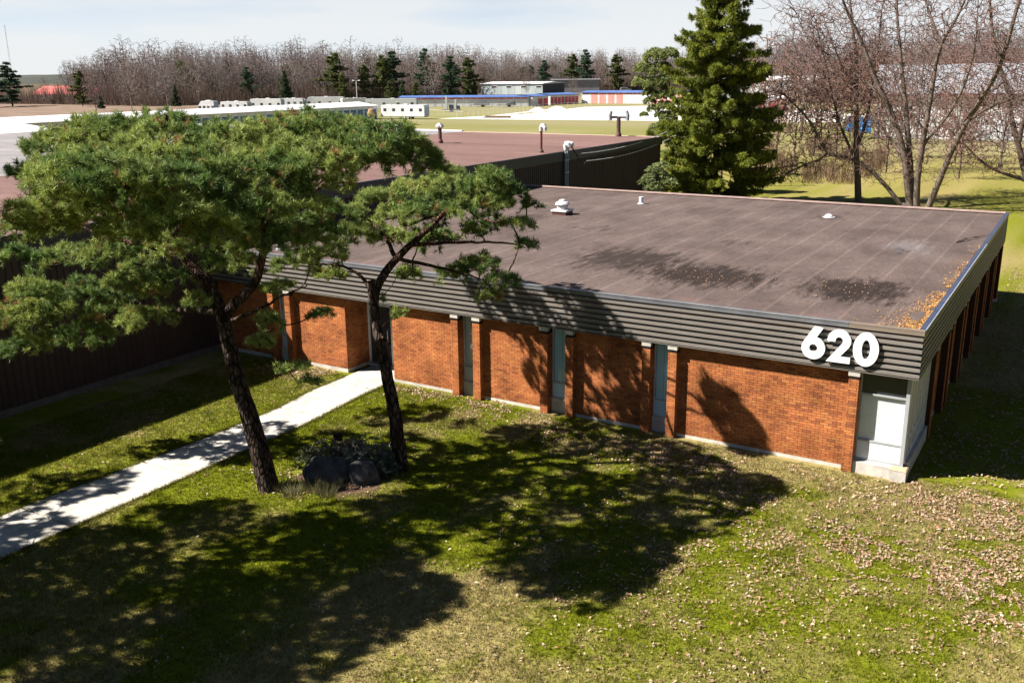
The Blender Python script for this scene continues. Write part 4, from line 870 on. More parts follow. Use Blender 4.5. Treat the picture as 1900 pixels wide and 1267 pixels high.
# buildings beyond
def hall(P, Q, H, dep, wall, roofm, label, side=None, wins=0, rise=0.9, name='industrial_building', cladding=0):
    P, u, w, L = frame(P, Q); mid = P + u * L / 2 + w * dep / 2
    t = thing(name, label, 'building', (mid[0], mid[1], 0))
    b = MB(); b.obox(P, u, w, 0, L, 0, dep, 0, H); b.build('wall', wall, t)
    if side: b = MB(); b.obox(P, u, w, L + 0.001, L + 0.15, 0.1, dep - 0.1, 0, H - 0.1); b.build('end_wall', side, t)
    b = MB(); 
    def pt(a, d, z): return (P[0] + u[0] * a + w[0] * d, P[1] + u[1] * a + w[1] * d, z)
    e = 0.5
    b.add([pt(-e, -e, H - .2), pt(L + e, -e, H - .2), pt(L + e, -e, H + .12), pt(-e, -e, H + .12), pt(L + e, dep / 2, H + rise), pt(-e, dep / 2, H + rise), pt(L + e, dep + e, H + .12), pt(-e, dep + e, H + .12)], [(0, 1, 2, 3), (3, 2, 4, 5), (5, 4, 6, 7), (1, 6, 4, 2), (0, 3, 5, 7)]); b.build('roof', roofm, t)
    for k in range(wins):
        a = L * (0.17 + 0.72 * k / max(1, wins - 1)); b = MB(); b.obox(P, u, w, a, a + 3.2, -0.12, -0.002, H * 0.58, H * 0.82); f = b.build('window', 'white_metal', t)
        b = MB(); b.obox(P, u, w, a + 0.25, a + 2.95, -0.16, -0.121, H * 0.58 + 0.25, H * 0.82 - 0.2); b.build('pane', 'dark_glass', f)
    if cladding:
        for k in range(cladding):
            b = MB(); b.obox(P, u, w, L * k / cladding + 0.06, L * (k + 1) / cladding - 0.06, -0.06, -0.003, 0.1, H - 0.25, tuple([1 + 0.12 * (k % 2)] * 3)); b.build('wall_panel', wall, t)
    return t
hall((-265, 388.8), (-231.3, 391.6), 5.2, 26, 'greyblue_wall', 'white_metal', 'low grey blue metal building with four small windows in front of the woods', side='dark_wall', wins=4, cladding=9)
hall((-249, 432), (-226.5, 444), 6.6, 30, 'grey_wall', 'grey_wall', 'dark box shaped building right of the grey blue one', side='dark_wall', rise=0.3, name='industrial_building')
hall((-416, 246), (-380, 252.6), 2.9, 14, 'white_metal', 'red_roof', 'pale barn with a big red roof by the dark pines', rise=3.6, name='barn', cladding=18)
hall((-25.5, 125.2), (14, 131.5), 6.2, 26, 'white_metal', 'shed_roof', 'large white metal shed with a grey roof behind the bare trees', rise=4.2, name='shed', cladding=34)
b = MB(); P, u, w, L = frame((-25.5, 125.2), (14, 131.5)); b.obox(P, u, w, -0.3, L + 0.3, -0.7, -0.52, 5.95, 6.35); o = b.build('gutter', 'pipe_brown', [x for x in bpy.data.objects if x.name.startswith('shed') and x.get('label', '').startswith('large')][0])
# portable toilets
def toilet(x, y, rz, label):
    t = thing('portable_toilet', label, 'portable toilet')
    b = MB(); b.box(-0.55, 0.55, -0.55, 0.55, 0.05, 2.05); b.build('cabin', 'toilet_blue', t)
    b = MB(); b.box(-0.42, 0.42, -0.59, -0.552, 0.15, 1.95, (1.25, 1.25, 1.25)); d = b.build('door', 'toilet_blue', t)
    b = MB(); b.box(0.25, 0.35, -0.62, -0.592, 1.0, 1.15); b.build('latch', 'white_metal', d)
    b = MB(); b.add([(-0.6, -0.6, 2.051), (0.6, -0.6, 2.051), (0.6, 0.6, 2.051), (-0.6, 0.6, 2.051), (-0.35, -0.35, 2.3), (0.35, -0.35, 2.3), (0.35, 0.35, 2.3), (-0.35, 0.35, 2.3)], [(0, 1, 5, 4), (1, 2, 6, 5), (2, 3, 7, 6), (3, 0, 4, 7), (4, 5, 6, 7)]); b.build('roof', 'white_metal', t)
    t.location = (x, y, 0); t.rotation_euler = (0, 0, rz); t.scale = (1.3, 1.3, 1.25)
toilet(-31.9, 140.8, 0.5, 'bright blue portable toilet seen through the bare trees, left one'); toilet(-29.2, 137.8, 0.5, 'darker blue portable toilet seen through the bare trees, right one')
# parked off-road car in front of the woods, far off beside the dark box building
t = thing('parked_car', 'dark boxy car parked right of the dark box building', 'car')
b = MB(); b.box(-2.1, 2.1, -0.85, 0.85, 0.45, 1.15); b.add([(-1.9, -0.8, 1.15), (1.0, -0.8, 1.15), (1.0, 0.8, 1.15), (-1.9, 0.8, 1.15), (-1.7, -0.7, 1.85), (0.5, -0.7, 1.85), (0.5, 0.7, 1.85), (-1.7, 0.7, 1.85)], [(0, 1, 5, 4), (1, 2, 6, 5), (2, 3, 7, 6), (3, 0, 4, 7), (4, 5, 6, 7)]); b.build('body', 'grey_wall', t)
b = MB(); b.box(-1.6, 0.4, -0.83, -0.76, 1.22, 1.7); b.build('window', 'dark_glass', t)
for x in (-1.3, 1.3):
    for s in (-1, 1): b = MB(); b.tube([(x, s * 0.7, 0.38), (x, s * 0.9, 0.38)], 0.38, 12); b.build('wheel', 'black_rubber', t)
t.location = (-212, 445, 0); t.rotation_euler = (0, 0, 0.5); t.scale = (1.4, 1.4, 1.4)
# thin radio mast far left
t = thing('radio_mast', 'thin lattice radio mast on the horizon at the far left', 'radio mast', (-761.7, 452.1, 0))
for s in ((-0.6, -0.4), (0.6, -0.4), (0, 0.6)): b = MB(); b.tube([(-761.7 + s[0], 452.1 + s[1], 0), (-761.7 + s[0] * .4, 452.1 + s[1] * .4, 52)], 0.09, 4); b.build('leg', 'galvanised', t)
b = MB()
for k in range(26): b.tube([(-762.2, 451.8, 2 * k), (-761.2, 451.8, 2 * k + 2)], 0.05, 3, cap=False)
b.build('brace', 'galvanised', t)
# ================================================================== TREES NEAR THE CAMERA
PINE_A_TRUNK = [(-13.02, -7.90, -0.10), (-13.25, -7.90, 1.03), (-13.54, -7.90, 1.93), (-13.81, -7.90, 2.76), (-14.05, -7.85, 3.70), (-14.24, -7.80, 4.32), (-14.58, -7.80, 4.86), (-15.25, -7.80, 5.38), (-15.75, -7.80, 5.79), (-15.94, -7.80, 6.36), (-16.14, -7.70, 7.10), (-15.92, -7.60, 7.98), (-15.75, -7.50, 8.66)]
PINE_A_LIMB1 = [(-14.20, -7.80, 4.06), (-13.87, -7.60, 4.45), (-13.45, -7.30, 4.95), (-13.37, -7.10, 5.69), (-13.21, -7.00, 6.44), (-12.98, -6.80, 7.29), (-12.61, -6.60, 8.01), (-12.10, -6.40, 8.54)]
PINE_A_LIMB2 = [(-14.33, -7.80, 4.18), (-15.46, -7.70, 4.09), (-16.59, -7.60, 3.89), (-17.33, -7.80, 4.10), (-18.52, -8.00, 4.21), (-19.55, -8.40, 3.97)]
PINE_A_LIMB3 = [(-15.25, -7.80, 5.38), (-16.66, -7.80, 5.59), (-18.01, -8.00, 5.71), (-19.19, -8.30, 6.21), (-19.91, -8.50, 6.59)]
PINE_A_LIMB4 = [(-13.21, -7.00, 6.44), (-12.56, -6.60, 6.80), (-11.90, -6.20, 7.28), (-11.10, -5.80, 7.64), (-10.33, -5.40, 7.82)]
PINE_A_LIMB5 = [(-15.75, -7.80, 5.79), (-14.04, -8.60, 6.58), (-12.50, -9.30, 7.11), (-11.30, -9.80, 7.44)]
PINE_A_LIMB6 = [(-14.16, -7.80, 3.94), (-13.04, -7.90, 4.35), (-12.17, -7.80, 4.83), (-11.62, -7.60, 5.07)]
PINE_A_PADS = [(-19.70, -6.50, 8.08, 0.80), (-16.62, -7.00, 8.20, 0.90), (-15.70, -6.20, 7.78, 0.85), (-13.85, -6.20, 7.96, 0.85), (-12.90, -6.00, 8.27, 0.80), (-12.36, -5.60, 8.20, 0.70), (-20.24, -7.20, 7.76, 0.80), (-19.69, -6.80, 8.30, 0.50), (-16.50, -6.60, 8.35, 0.50), (-13.22, -6.00, 8.44, 0.40), (-18.08, -8.80, 7.87, 0.85), (-15.57, -9.30, 8.08, 1.00), (-13.48, -9.30, 8.14, 1.00), (-12.14, -8.80, 8.06, 1.00), (-11.74, -7.50, 8.15, 1.00), (-11.25, -6.50, 8.16, 0.85), (-15.48, -10.90, 7.61, 0.70), (-13.73, -11.20, 7.66, 0.90), (-11.59, -11.40, 7.73, 1.00), (-10.93, -10.69, 7.70, 1.00), (-10.82, -9.54, 7.64, 1.00), (-10.25, -8.80, 7.75, 1.00), (-10.01, -7.80, 7.84, 0.85), (-11.89, -11.70, 7.17, 0.80), (-10.36, -11.72, 7.22, 0.90), (-10.07, -10.72, 7.16, 0.90), (-10.12, -9.45, 7.05, 0.80), (-10.28, -8.60, 6.34, 0.60), (-10.30, -9.76, 6.41, 0.70), (-10.62, -10.78, 6.64, 0.70), (-12.07, -10.90, 6.80, 0.60), (-9.82, -6.80, 8.08, 0.80), (-9.58, -6.30, 7.79, 0.60), (-9.82, -7.10, 7.68, 0.70), (-9.24, -6.10, 7.53, 0.40), (-11.25, -5.60, 7.92, 0.40), (-17.16, -10.20, 6.22, 0.80), (-16.59, -9.50, 6.35, 0.80), (-19.94, -8.00, 4.85, 0.80), (-18.18, -7.80, 5.12, 0.80), (-16.48, -8.30, 4.70, 0.80), (-18.49, -8.50, 4.11, 0.95), (-19.74, -9.00, 3.64, 0.90), (-16.34, -8.30, 3.77, 0.70), (-14.69, -8.00, 4.44, 0.40), (-16.75, -6.80, 5.22, 0.60), (-19.93, -9.30, 2.83, 0.70), (-18.03, -8.80, 3.26, 0.70), (-20.72, -8.60, 5.02, 0.50), (-12.46, -8.00, 4.14, 0.35), (-12.42, -7.40, 2.90, 0.35), (-12.53, -8.30, 3.76, 0.30), (-11.48, -7.30, 4.29, 0.30), (-12.24, -7.00, 2.49, 0.28), (-13.06, -7.00, 4.68, 0.40), (-11.83, -6.80, 5.52, 0.55), (-14.68, -6.60, 4.96, 0.60), (-12.82, -6.40, 6.01, 0.70), (-12.33, -12.50, 7.71, 0.80), (-11.47, -12.20, 7.49, 0.80), (-11.02, -12.90, 7.82, 0.80), (-10.87, -12.20, 7.71, 0.80), (-10.35, -11.85, 7.65, 0.70), (-11.80, -12.90, 7.82, 0.70), (-15.08, -8.60, 5.65, 0.60), (-15.91, -7.40, 4.72, 0.55), (-13.76, -10.50, 6.41, 0.70), (-19.10, -9.00, 3.02, 0.60), (-17.80, -8.20, 3.78, 0.70), (-12.75, -8.80, 5.77, 0.50), (-14.79, -10.90, 7.10, 0.70), (-15.48, -10.70, 6.93, 0.60), (-12.33, -9.98, 7.25, 0.80), (-12.58, -8.32, 7.33, 0.90), (-16.18, -8.20, 7.64, 0.90), (-11.33, -7.20, 7.17, 0.70), (-9.93, -7.20, 8.01, 0.70), (-19.04, -9.40, 4.43, 0.60), (-19.88, -9.50, 3.60, 0.60), (-16.72, -7.60, 4.33, 0.50)]
PINE_B_TRUNK = [(-10.96, -5.40, -0.18), (-11.02, -5.40, 0.60), (-11.09, -5.40, 1.44), (-11.24, -5.40, 2.12), (-11.35, -5.40, 2.79), (-11.50, -5.40, 3.46), (-11.65, -5.35, 4.03), (-11.67, -5.30, 4.43), (-11.57, -5.00, 4.85), (-11.48, -4.60, 5.19), (-11.36, -4.20, 5.47), (-11.22, -3.70, 5.74), (-11.14, -3.10, 6.08), (-11.05, -2.50, 6.35)]
PINE_B_STUB = [(-11.64, -5.35, 4.24), (-11.66, -5.38, 4.58), (-11.65, -5.40, 4.75)]
PINE_B_LIMB1 = [(-11.36, -4.20, 5.47), (-10.64, -3.60, 5.50), (-10.14, -2.90, 5.44), (-9.70, -2.20, 5.37), (-9.45, -1.80, 5.18)]
PINE_B_LIMB2 = [(-11.48, -4.60, 5.19), (-12.11, -4.20, 5.61), (-12.85, -3.80, 5.91), (-13.56, -3.60, 5.98), (-14.13, -3.60, 5.80)]
PINE_B_LIMB3 = [(-11.48, -4.60, 5.19), (-11.03, -4.00, 4.99), (-10.48, -3.40, 4.73), (-10.00, -2.90, 4.48)]
PINE_B_LIMB4 = [(-11.67, -5.30, 4.43), (-12.01, -5.50, 5.02), (-12.60, -5.60, 5.12), (-13.40, -5.50, 5.03)]
PINE_B_PADS = [(-9.49, -3.50, 6.94, 0.65), (-11.55, -2.00, 6.55, 0.70), (-9.13, -3.10, 6.66, 0.51), (-10.85, -2.30, 6.06, 0.79), (-12.04, -2.70, 5.89, 0.79), (-11.51, -3.10, 5.36, 0.70), (-12.76, -3.30, 5.29, 0.56), (-10.66, -2.10, 5.56, 0.51), (-8.91, -3.10, 5.96, 0.37), (-8.64, -3.10, 5.46, 0.28), (-8.64, -2.90, 6.41, 0.28), (-10.50, -2.50, 4.64, 0.60), (-11.14, -2.70, 4.40, 0.47), (-8.83, -4.00, 4.74, 0.42), (-9.22, -4.00, 4.30, 0.33), (-11.94, -3.50, 4.47, 0.42), (-12.56, -4.90, 5.68, 0.56), (-13.66, -3.90, 6.01, 0.60), (-14.21, -1.90, 6.10, 0.60), (-14.23, -5.00, 5.01, 0.47), (-12.99, -5.40, 4.71, 0.42), (-15.33, -4.60, 4.55, 0.42), (-13.27, -1.50, 6.48, 0.51), (-11.55, -4.40, 3.70, 0.23), (-12.89, -3.70, 3.75, 0.23), (-12.21, -1.30, 6.81, 0.51), (-13.07, -2.40, 5.86, 0.56), (-9.20, -3.60, 6.52, 0.47), (-11.14, -1.60, 6.57, 0.47), (-9.17, -3.40, 7.01, 0.37), (-13.87, -2.60, 5.39, 0.51), (-12.84, -2.20, 6.29, 0.51)]
MAPLE_0 = [(-8.01, 50.00, -0.32), (-8.51, 50.00, 2.17), (-9.01, 50.00, 4.42), (-9.94, 50.00, 6.63), (-11.17, 49.70, 8.84), (-12.23, 49.40, 11.39), (-13.42, 49.00, 13.56), (-14.49, 48.70, 16.40)]
MAPLE_1 = [(-7.90, 50.20, -0.34), (-8.34, 50.30, 2.53), (-8.80, 50.50, 5.14), (-9.25, 50.80, 7.35), (-9.81, 51.00, 9.92), (-10.39, 51.30, 12.83), (-10.93, 51.60, 16.07)]
MAPLE_2 = [(-7.65, 50.00, -0.30), (-7.80, 49.80, 2.23), (-7.64, 49.60, 4.48), (-7.50, 49.50, 6.68), (-7.33, 49.40, 9.53), (-7.17, 49.40, 11.27), (-6.45, 49.30, 12.44), (-5.70, 49.20, 14.59)]
MAPLE_3 = [(-7.17, 49.40, 11.27), (-8.08, 49.80, 13.03), (-8.87, 50.20, 15.16)]
MAPLE_4 = [(-7.01, 50.00, -0.26), (-6.28, 49.70, 2.30), (-5.62, 49.40, 4.55), (-4.81, 49.20, 6.54), (-3.85, 49.00, 8.29), (-3.26, 48.90, 10.16), (-2.90, 48.80, 12.47), (-2.56, 48.80, 14.72)]
MAPLE_5 = [(-8.39, 50.00, -0.12), (-8.85, 49.80, 0.46), (-9.94, 49.50, 1.77), (-11.09, 49.20, 2.90), (-12.55, 48.80, 3.64), (-13.80, 48.50, 3.54), (-14.26, 48.50, 4.56), (-15.32, 48.40, 6.25), (-17.34, 48.20, 8.13)]
MAPLE_6 = [(-13.80, 48.50, 3.54), (-15.84, 48.40, 2.78), (-17.69, 48.20, 1.33)]
MAPLE_7 = [(-14.22, 48.50, 3.99), (-14.43, 48.50, 6.26), (-14.67, 48.50, 8.87)]
MAPLE_8 = [(-10.58, 50.00, 7.73), (-12.60, 50.30, 9.21), (-16.29, 50.60, 11.70), (-17.70, 50.80, 14.19)]
MAPLE_9 = [(-8.72, 50.00, 3.30), (-10.52, 50.80, 5.46), (-12.30, 51.40, 7.31), (-14.18, 52.00, 9.98), (-15.68, 52.40, 13.06)]
MAPLE_10 = [(-5.08, 49.20, 5.94), (-3.99, 50.20, 7.04), (-2.47, 50.80, 7.56), (-0.73, 51.20, 8.77)]
MAPLE_11 = [(-7.70, 50.00, 4.45), (-6.09, 48.80, 6.54), (-5.24, 48.20, 8.48), (-4.81, 47.80, 10.84), (-4.95, 47.50, 13.79)]
ETREE_0 = [(-1.62, 62.00, 1.16), (-2.50, 62.00, 3.82), (-3.33, 62.00, 6.05), (-3.88, 62.30, 8.27), (-4.81, 62.60, 10.29), (-5.50, 63.00, 12.71), (-6.06, 63.00, 15.89)]
ETREE_1 = [(-2.50, 62.00, 3.82), (-2.27, 61.60, 6.68), (-1.73, 61.20, 9.84), (-1.49, 61.00, 13.65)]
ETREE_2 = [(-1.62, 62.00, 1.16), (-3.36, 61.80, 1.64), (-4.55, 61.50, 2.20), (-5.60, 61.30, 3.15), (-6.23, 61.10, 3.85), (-7.52, 61.00, 5.00)]
BTREE_0 = [(-12.04, 52.00, -0.67), (-12.26, 52.00, 1.82), (-12.58, 52.00, 3.79), (-12.67, 52.00, 5.75), (-12.98, 52.20, 8.06), (-13.15, 52.40, 10.34), (-13.79, 52.60, 13.00), (-14.32, 53.00, 16.01)]
BTREE_1 = [(-12.58, 52.00, 3.79), (-12.04, 52.50, 6.12), (-12.04, 53.00, 8.43), (-11.93, 53.40, 11.47), (-11.98, 54.00, 14.85)]
BTREE_2 = [(-12.44, 52.00, 3.00), (-13.69, 51.50, 5.36), (-14.39, 51.20, 7.69), (-15.13, 51.00, 10.37), (-16.03, 50.60, 13.37)]
CEDAR_PADS = [(-27.14, 50.00, 6.85, 0.70), (-27.63, 50.00, 7.68, 0.60), (-28.06, 50.00, 6.64, 0.50), (-26.74, 50.00, 6.02, 0.70), (-27.18, 50.00, 5.39, 0.55), (-28.42, 50.00, 7.89, 0.55), (-26.21, 50.00, 3.93, 0.70), (-26.87, 50.00, 3.06, 0.60), (-28.05, 50.00, 10.65, 0.90), (-26.92, 50.00, 10.75, 0.80), (-28.94, 50.00, 9.76, 0.80), (-27.56, 50.00, 9.54, 1.00), (-29.15, 50.00, 8.72, 0.70), (-27.98, 50.00, 8.51, 0.90), (-26.62, 50.00, 8.92, 1.00), (-27.03, 50.00, 7.68, 0.70), (-28.40, 50.00, 7.26, 0.50), (-27.44, 50.00, 6.22, 0.45), (-28.84, 50.00, 6.21, 0.35), (-27.87, 50.00, 5.16, 0.50), (-26.71, 50.00, 4.97, 0.70)]
CEDAR_TRUNK = [(-25.33, 50.30, -0.43), (-25.69, 50.30, 1.80), (-25.98, 50.30, 4.34), (-26.44, 50.30, 6.85), (-26.97, 50.30, 8.92), (-27.72, 50.30, 10.57)]
BUSH_PADS = [(-18.91, 29.00, 4.04, 0.46), (-19.23, 29.00, 3.50, 0.41), (-18.57, 29.00, 3.84, 0.46), (-19.56, 29.00, 3.33, 0.32), (-18.05, 29.00, 3.40, 0.46), (-18.87, 29.00, 3.05, 0.55), (-18.42, 29.00, 4.30, 0.32)]
def arr(p): return np.array(p, float)
def pad_tips(pads, per, rg, flat=0.62):
    T = []; D = []
    for x, y, z, r in pads:
        r = r * 1.06; n = max(4, int(per * r * r)); v = rg.normal(0, 1, (n, 3)); v /= np.linalg.norm(v, axis=1, keepdims=True)
        v[:, 2] = np.where(v[:, 2] < -0.25, -v[:, 2] * 0.6, v[:, 2]); rad = rg.uniform(0.55, 1.05, (n, 1)) ** 0.6
        T.append(np.array((x, y, z)) + v * rad * r * np.array((1, 1, flat))); D.append(v * np.array((1, 1, 0.7)) + np.array((0, 0, 0.55)))
    return np.concatenate(T), np.concatenate(D)
def pine(name, label, paths, pads, base, seed, per=34, shoots=7, nn=17):
    rg = np.random.default_rng(seed); t = thing(name, label, 'pine tree', base)
    tips, td = pad_tips(pads, per, rg)
    P, par, rm, ti, D = grow(paths, tips, 0.17, 0.016, rg, up=-0.08)
    r = radii(P, par, rm, 0.0075, 0.40, 0.12)
    big = r > 0.045
    V, F, _ = skin(P, par, D, r, big, 9); np_mesh('trunk', V, F, 'bark_pine', t, smooth=True, cols=np.repeat(np.array([[1.0, 1.0, 1.0]]), len(V), 0) + np.array((0.7, 0.2, 0.0)) * sstep(4.3, 6.5, V[:, 2])[:, None])
    V, F, _ = skin(P, par, D, r, ~big, 4); np_mesh('branches', V, F, 'bark_pine', t, cols=np.repeat(np.array([[1.25, 1.1, 1.0]]), len(V), 0), smooth=True)
    # shoots: at every tip and along the last bit of each twig
    live = rg.random(len(ti)) > 0.09; tp = P[ti[live]]; d_end = D[ti[live]]
    n = len(tp); k = shoots
    o = rg.normal(0, 1, (n, k, 3)); o /= np.linalg.norm(o, axis=2, keepdims=True)
    sd_ = d_end[:, None] * 0.55 + o * 0.75 + np.array((0, 0, 0.55)); sd_ /= np.linalg.norm(sd_, axis=2, keepdims=True)
    sp = tp[:, None] - d_end[:, None] * (rg.random((n, k, 1)) * 0.22) + sd_ * rg.uniform(0.05, 0.15, (n, k, 1))
    tree_n = vnoise(tp[:, 0] * 1.3 + 7, tp[:, 1] * 1.3 + tp[:, 2] * 1.7, 2)[:, None]
    tree_n = sstep(0.25, 0.75, tree_n); col = np.array((0.110, 0.180, 0.042)) * (1 - tree_n) + np.array((0.315, 0.370, 0.090)) * tree_n
    col = np.repeat(col[:, None], k, 1) * (1 + 0.25 * rg.uniform(-1, 1, (n, k, 1)))
    brown = (rg.random((n, k)) < 0.02) | (rg.random((n, 1)) < 0.025); col[brown] = (0.30, 0.16, 0.06)
    V, F, c = tuft_tris(sp.reshape(-1, 3), sd_.reshape(-1, 3), nn, 0.125, 0.12, 0.0145, rg, col.reshape(-1, 3), 0.12, fwd=0.75)
    tag(np_mesh('needles', V, F, 'needles', t, cols=c), kind='stuff')
    return t, P, par, r, D
pathsA = [(arr(PINE_A_TRUNK), 0.27, 0.05), (arr(PINE_A_LIMB1), 0.13, 0.03), (arr(PINE_A_LIMB2), 0.085, 0.02), (arr(PINE_A_LIMB3), 0.075, 0.02), (arr(PINE_A_LIMB4), 0.06, 0.02), (arr(PINE_A_LIMB5), 0.07, 0.02), (arr(PINE_A_LIMB6), 0.055, 0.015)]
PINE_A_PADS += [(-15.5, -11.1, 6.5, .7), (-14.43, -11.6, 7.0, .8), (-14.2, -10.6, 7.2, .8), (-14.2, -9.0, 7.0, .7), (-15.2, -10.7, 6.8, .7), (-15.0, -9.5, 7.2, .7)]
pine('pine_tree', 'big spreading pine with a leaning trunk beside the concrete walk', pathsA, PINE_A_PADS, (-13.0, -7.9, 0), 11, per=140)
pathsB = [(arr(PINE_B_TRUNK), 0.20, 0.05), (arr(PINE_B_STUB), 0.13, 0.11), (arr(PINE_B_LIMB1), 0.06, 0.015), (arr(PINE_B_LIMB2), 0.06, 0.015), (arr(PINE_B_LIMB3), 0.055, 0.015), (arr(PINE_B_LIMB4), 0.05, 0.012),
          ([(PINE_B_TRUNK[5]), (PINE_B_TRUNK[5][0] + 0.25, -5.5, PINE_B_TRUNK[5][2] - 0.05), (PINE_B_TRUNK[5][0] + 0.5, -5.6, PINE_B_TRUNK[5][2] - 0.12)], 0.05, 0.045)]
pathsB[-1] = (arr(pathsB[-1][0]), 0.05, 0.04)
pine('pine_tree', 'smaller pine with a forked trunk close to the brick wall', pathsB, PINE_B_PADS, (-10.95, -5.4, 0), 12, per=165)
sh = np.array((-4.0, -8.1, 0))
pathsC = [(p + sh, a_, b_) for p, a_, b_ in pathsA]
pine('pine_tree', 'third pine outside the left edge whose shadow crosses the lawn', pathsC, [(x - 4.0, y - 8.1, z, r * 1.2) for x, y, z, r in PINE_A_PADS] + [(-17.75, -11.7, 1.5, 0.22), (-16.7, -12.5, 7.5, .9), (-16.2, -13.0, 6.5, 1.0), (-15.3, -13.5, 8.0, 1.0), (-16.6, -12.2, 8.4, .8), (-14.2, -15.1, 5.7, .9), (-14.9, -16.6, 5.8, 1.0), (-15.6, -14.2, 8.0, .9)], (-17.0, -16.0, 0), 13, per=150)

# ---- leaf clusters for the conifers behind the office
def clusters(P, D, nn, length, width, rg, c0, c1, fwd=0.6):
    w = rg.random((len(P), 1)); col = np.array(c0) * (1 - w) + np.array(c1) * w
    return tuft_tris(P, D, nn, length, length * 0.4, width, rg, col, 0.15, fwd)
def spruce(base, H, seed, label):
    rg = np.random.default_rng(seed); t = thing('spruce_tree', label, 'conifer', base); bx, by, _ = base
    b = MB(); b.tube([(bx, by, 0), (bx + 0.05, by, H * 0.5), (bx, by, H)], [0.26, 0.15, 0.02], 9); b.build('trunk', 'bark_pine', t)
    Ps, Ds = [], []; br = MB(); z = 0.5
    while z < H - 0.1:
        for q in range(int(rg.integers(1, 3))):
            az = rg.uniform(0, 2 * pi); lump = 0.84 + 0.46 * vnoise(np.array([az * 2.1 + 3]), np.array([z * 1.0]), 3)[0]
            R = np.interp(z, (0, 3, 7, 11, 14, H), (3.7, 4.3, 4.0, 3.2, 2.2, 0.15)) * lump * rg.uniform(0.5, 1.18)
            zz = z + rg.uniform(-0.1, 0.1); tt = np.linspace(0, 1, 7)
            dz = R * (-rg.uniform(0.15, 0.55) * tt + 0.22 * tt ** 3) + (0.25 * R * tt if z > H - 3 else 0)
            pts = np.stack([bx + cos(az) * R * tt, by + sin(az) * R * tt, np.maximum(zz + dz, 0.15)], 1)
            br.tube([tuple(p) for p in pts], list(np.linspace(0.035, 0.008, 7)), 4, cap=False)
            n = int(R * 36) + 9; f = rg.uniform(0.22, 1.0, n) ** 0.75
            c = np.stack([np.interp(f, tt, pts[:, k]) for k in range(3)], 1)
            side = np.array((-sin(az), cos(az), 0)); lat = rg.normal(0, 0.30, n) * (0.35 + 0.8 * (1 - f)) * min(1, R / 2)
            c += side * lat[:, None]; c[:, 2] += rg.uniform(-0.28, 0.12, n) - np.abs(lat) * 0.25
            d = np.array((cos(az), sin(az), -0.15)) + side * np.sign(lat)[:, None] * 0.5 + rg.normal(0, 0.3, (n, 3))
            Ps.append(c); Ds.append(d)
        z += 0.062
    br.build('branches', 'bark_pine', t)
    V, F, c = clusters(np.concatenate(Ps), np.concatenate(Ds), 13, 0.25, 0.042, rg, (0.095, 0.135, 0.016), (0.30, 0.315, 0.035)); tag(np_mesh('foliage', V, F, 'needles', t, cols=c), kind='stuff')
spruce((-21.2, 45.8, 0), 17.0, 21, 'tall yellow green conifer behind the felt roof')
def pad_tree(name, label, cat, base, trunk, pads, seed, per, nn, length, c0, c1, r0=0.12):
    rg = np.random.default_rng(seed); t = thing(name, label, cat, base); tips, td = pad_tips(pads, per, rg, 0.8)
    P, par, rm, ti, D = grow([(arr(trunk), r0, 0.03)], tips[rg.permutation(len(tips))[:max(40, len(tips) // 6)]], 0.3, 0.02, rg)
    V, F, _ = skin(P, par, D, radii(P, par, rm, 0.012, 0.42, r0), par >= 0, 5); np_mesh('trunk', V, F, 'bark', t, cols=np.repeat(np.array([[0.22, 0.17, 0.13]]), len(V), 0), smooth=True)
    V, F, c = clusters(tips, td, nn, length, length * 0.35, rg, c0, c1); tag(np_mesh('foliage', V, F, 'needles', t, cols=c), kind='stuff')
pad_tree('cedar_tree', 'loose grey green cedar leaning out left of the tall conifer', 'cedar', (CEDAR_TRUNK[0][0], 50.3, 0), [(CEDAR_TRUNK[0][0], 50.3, 0)] + CEDAR_TRUNK, CEDAR_PADS, 31, 420, 12, 0.20, (0.15, 0.19, 0.06), (0.33, 0.36, 0.12))
pad_tree('evergreen_bush', 'rounded grey green bush against the end of the dark wall', 'bush', (BUSH_PADS[0][0], 29, 0), [(BUSH_PADS[0][0], 29, 0), (BUSH_PADS[0][0], 29, 2.2), (BUSH_PADS[0][0] + .1, 29, 3.6)], [(x, y, z, r) for x, y, z, r in BUSH_PADS] + [(BUSH_PADS[0][0], 29, 2.2, 0.9), (BUSH_PADS[0][0] + .5, 29.2, 1.6, 0.9)], 32, 260, 12, 0.20, (0.16, 0.20, 0.08), (0.34, 0.38, 0.15), 0.07)

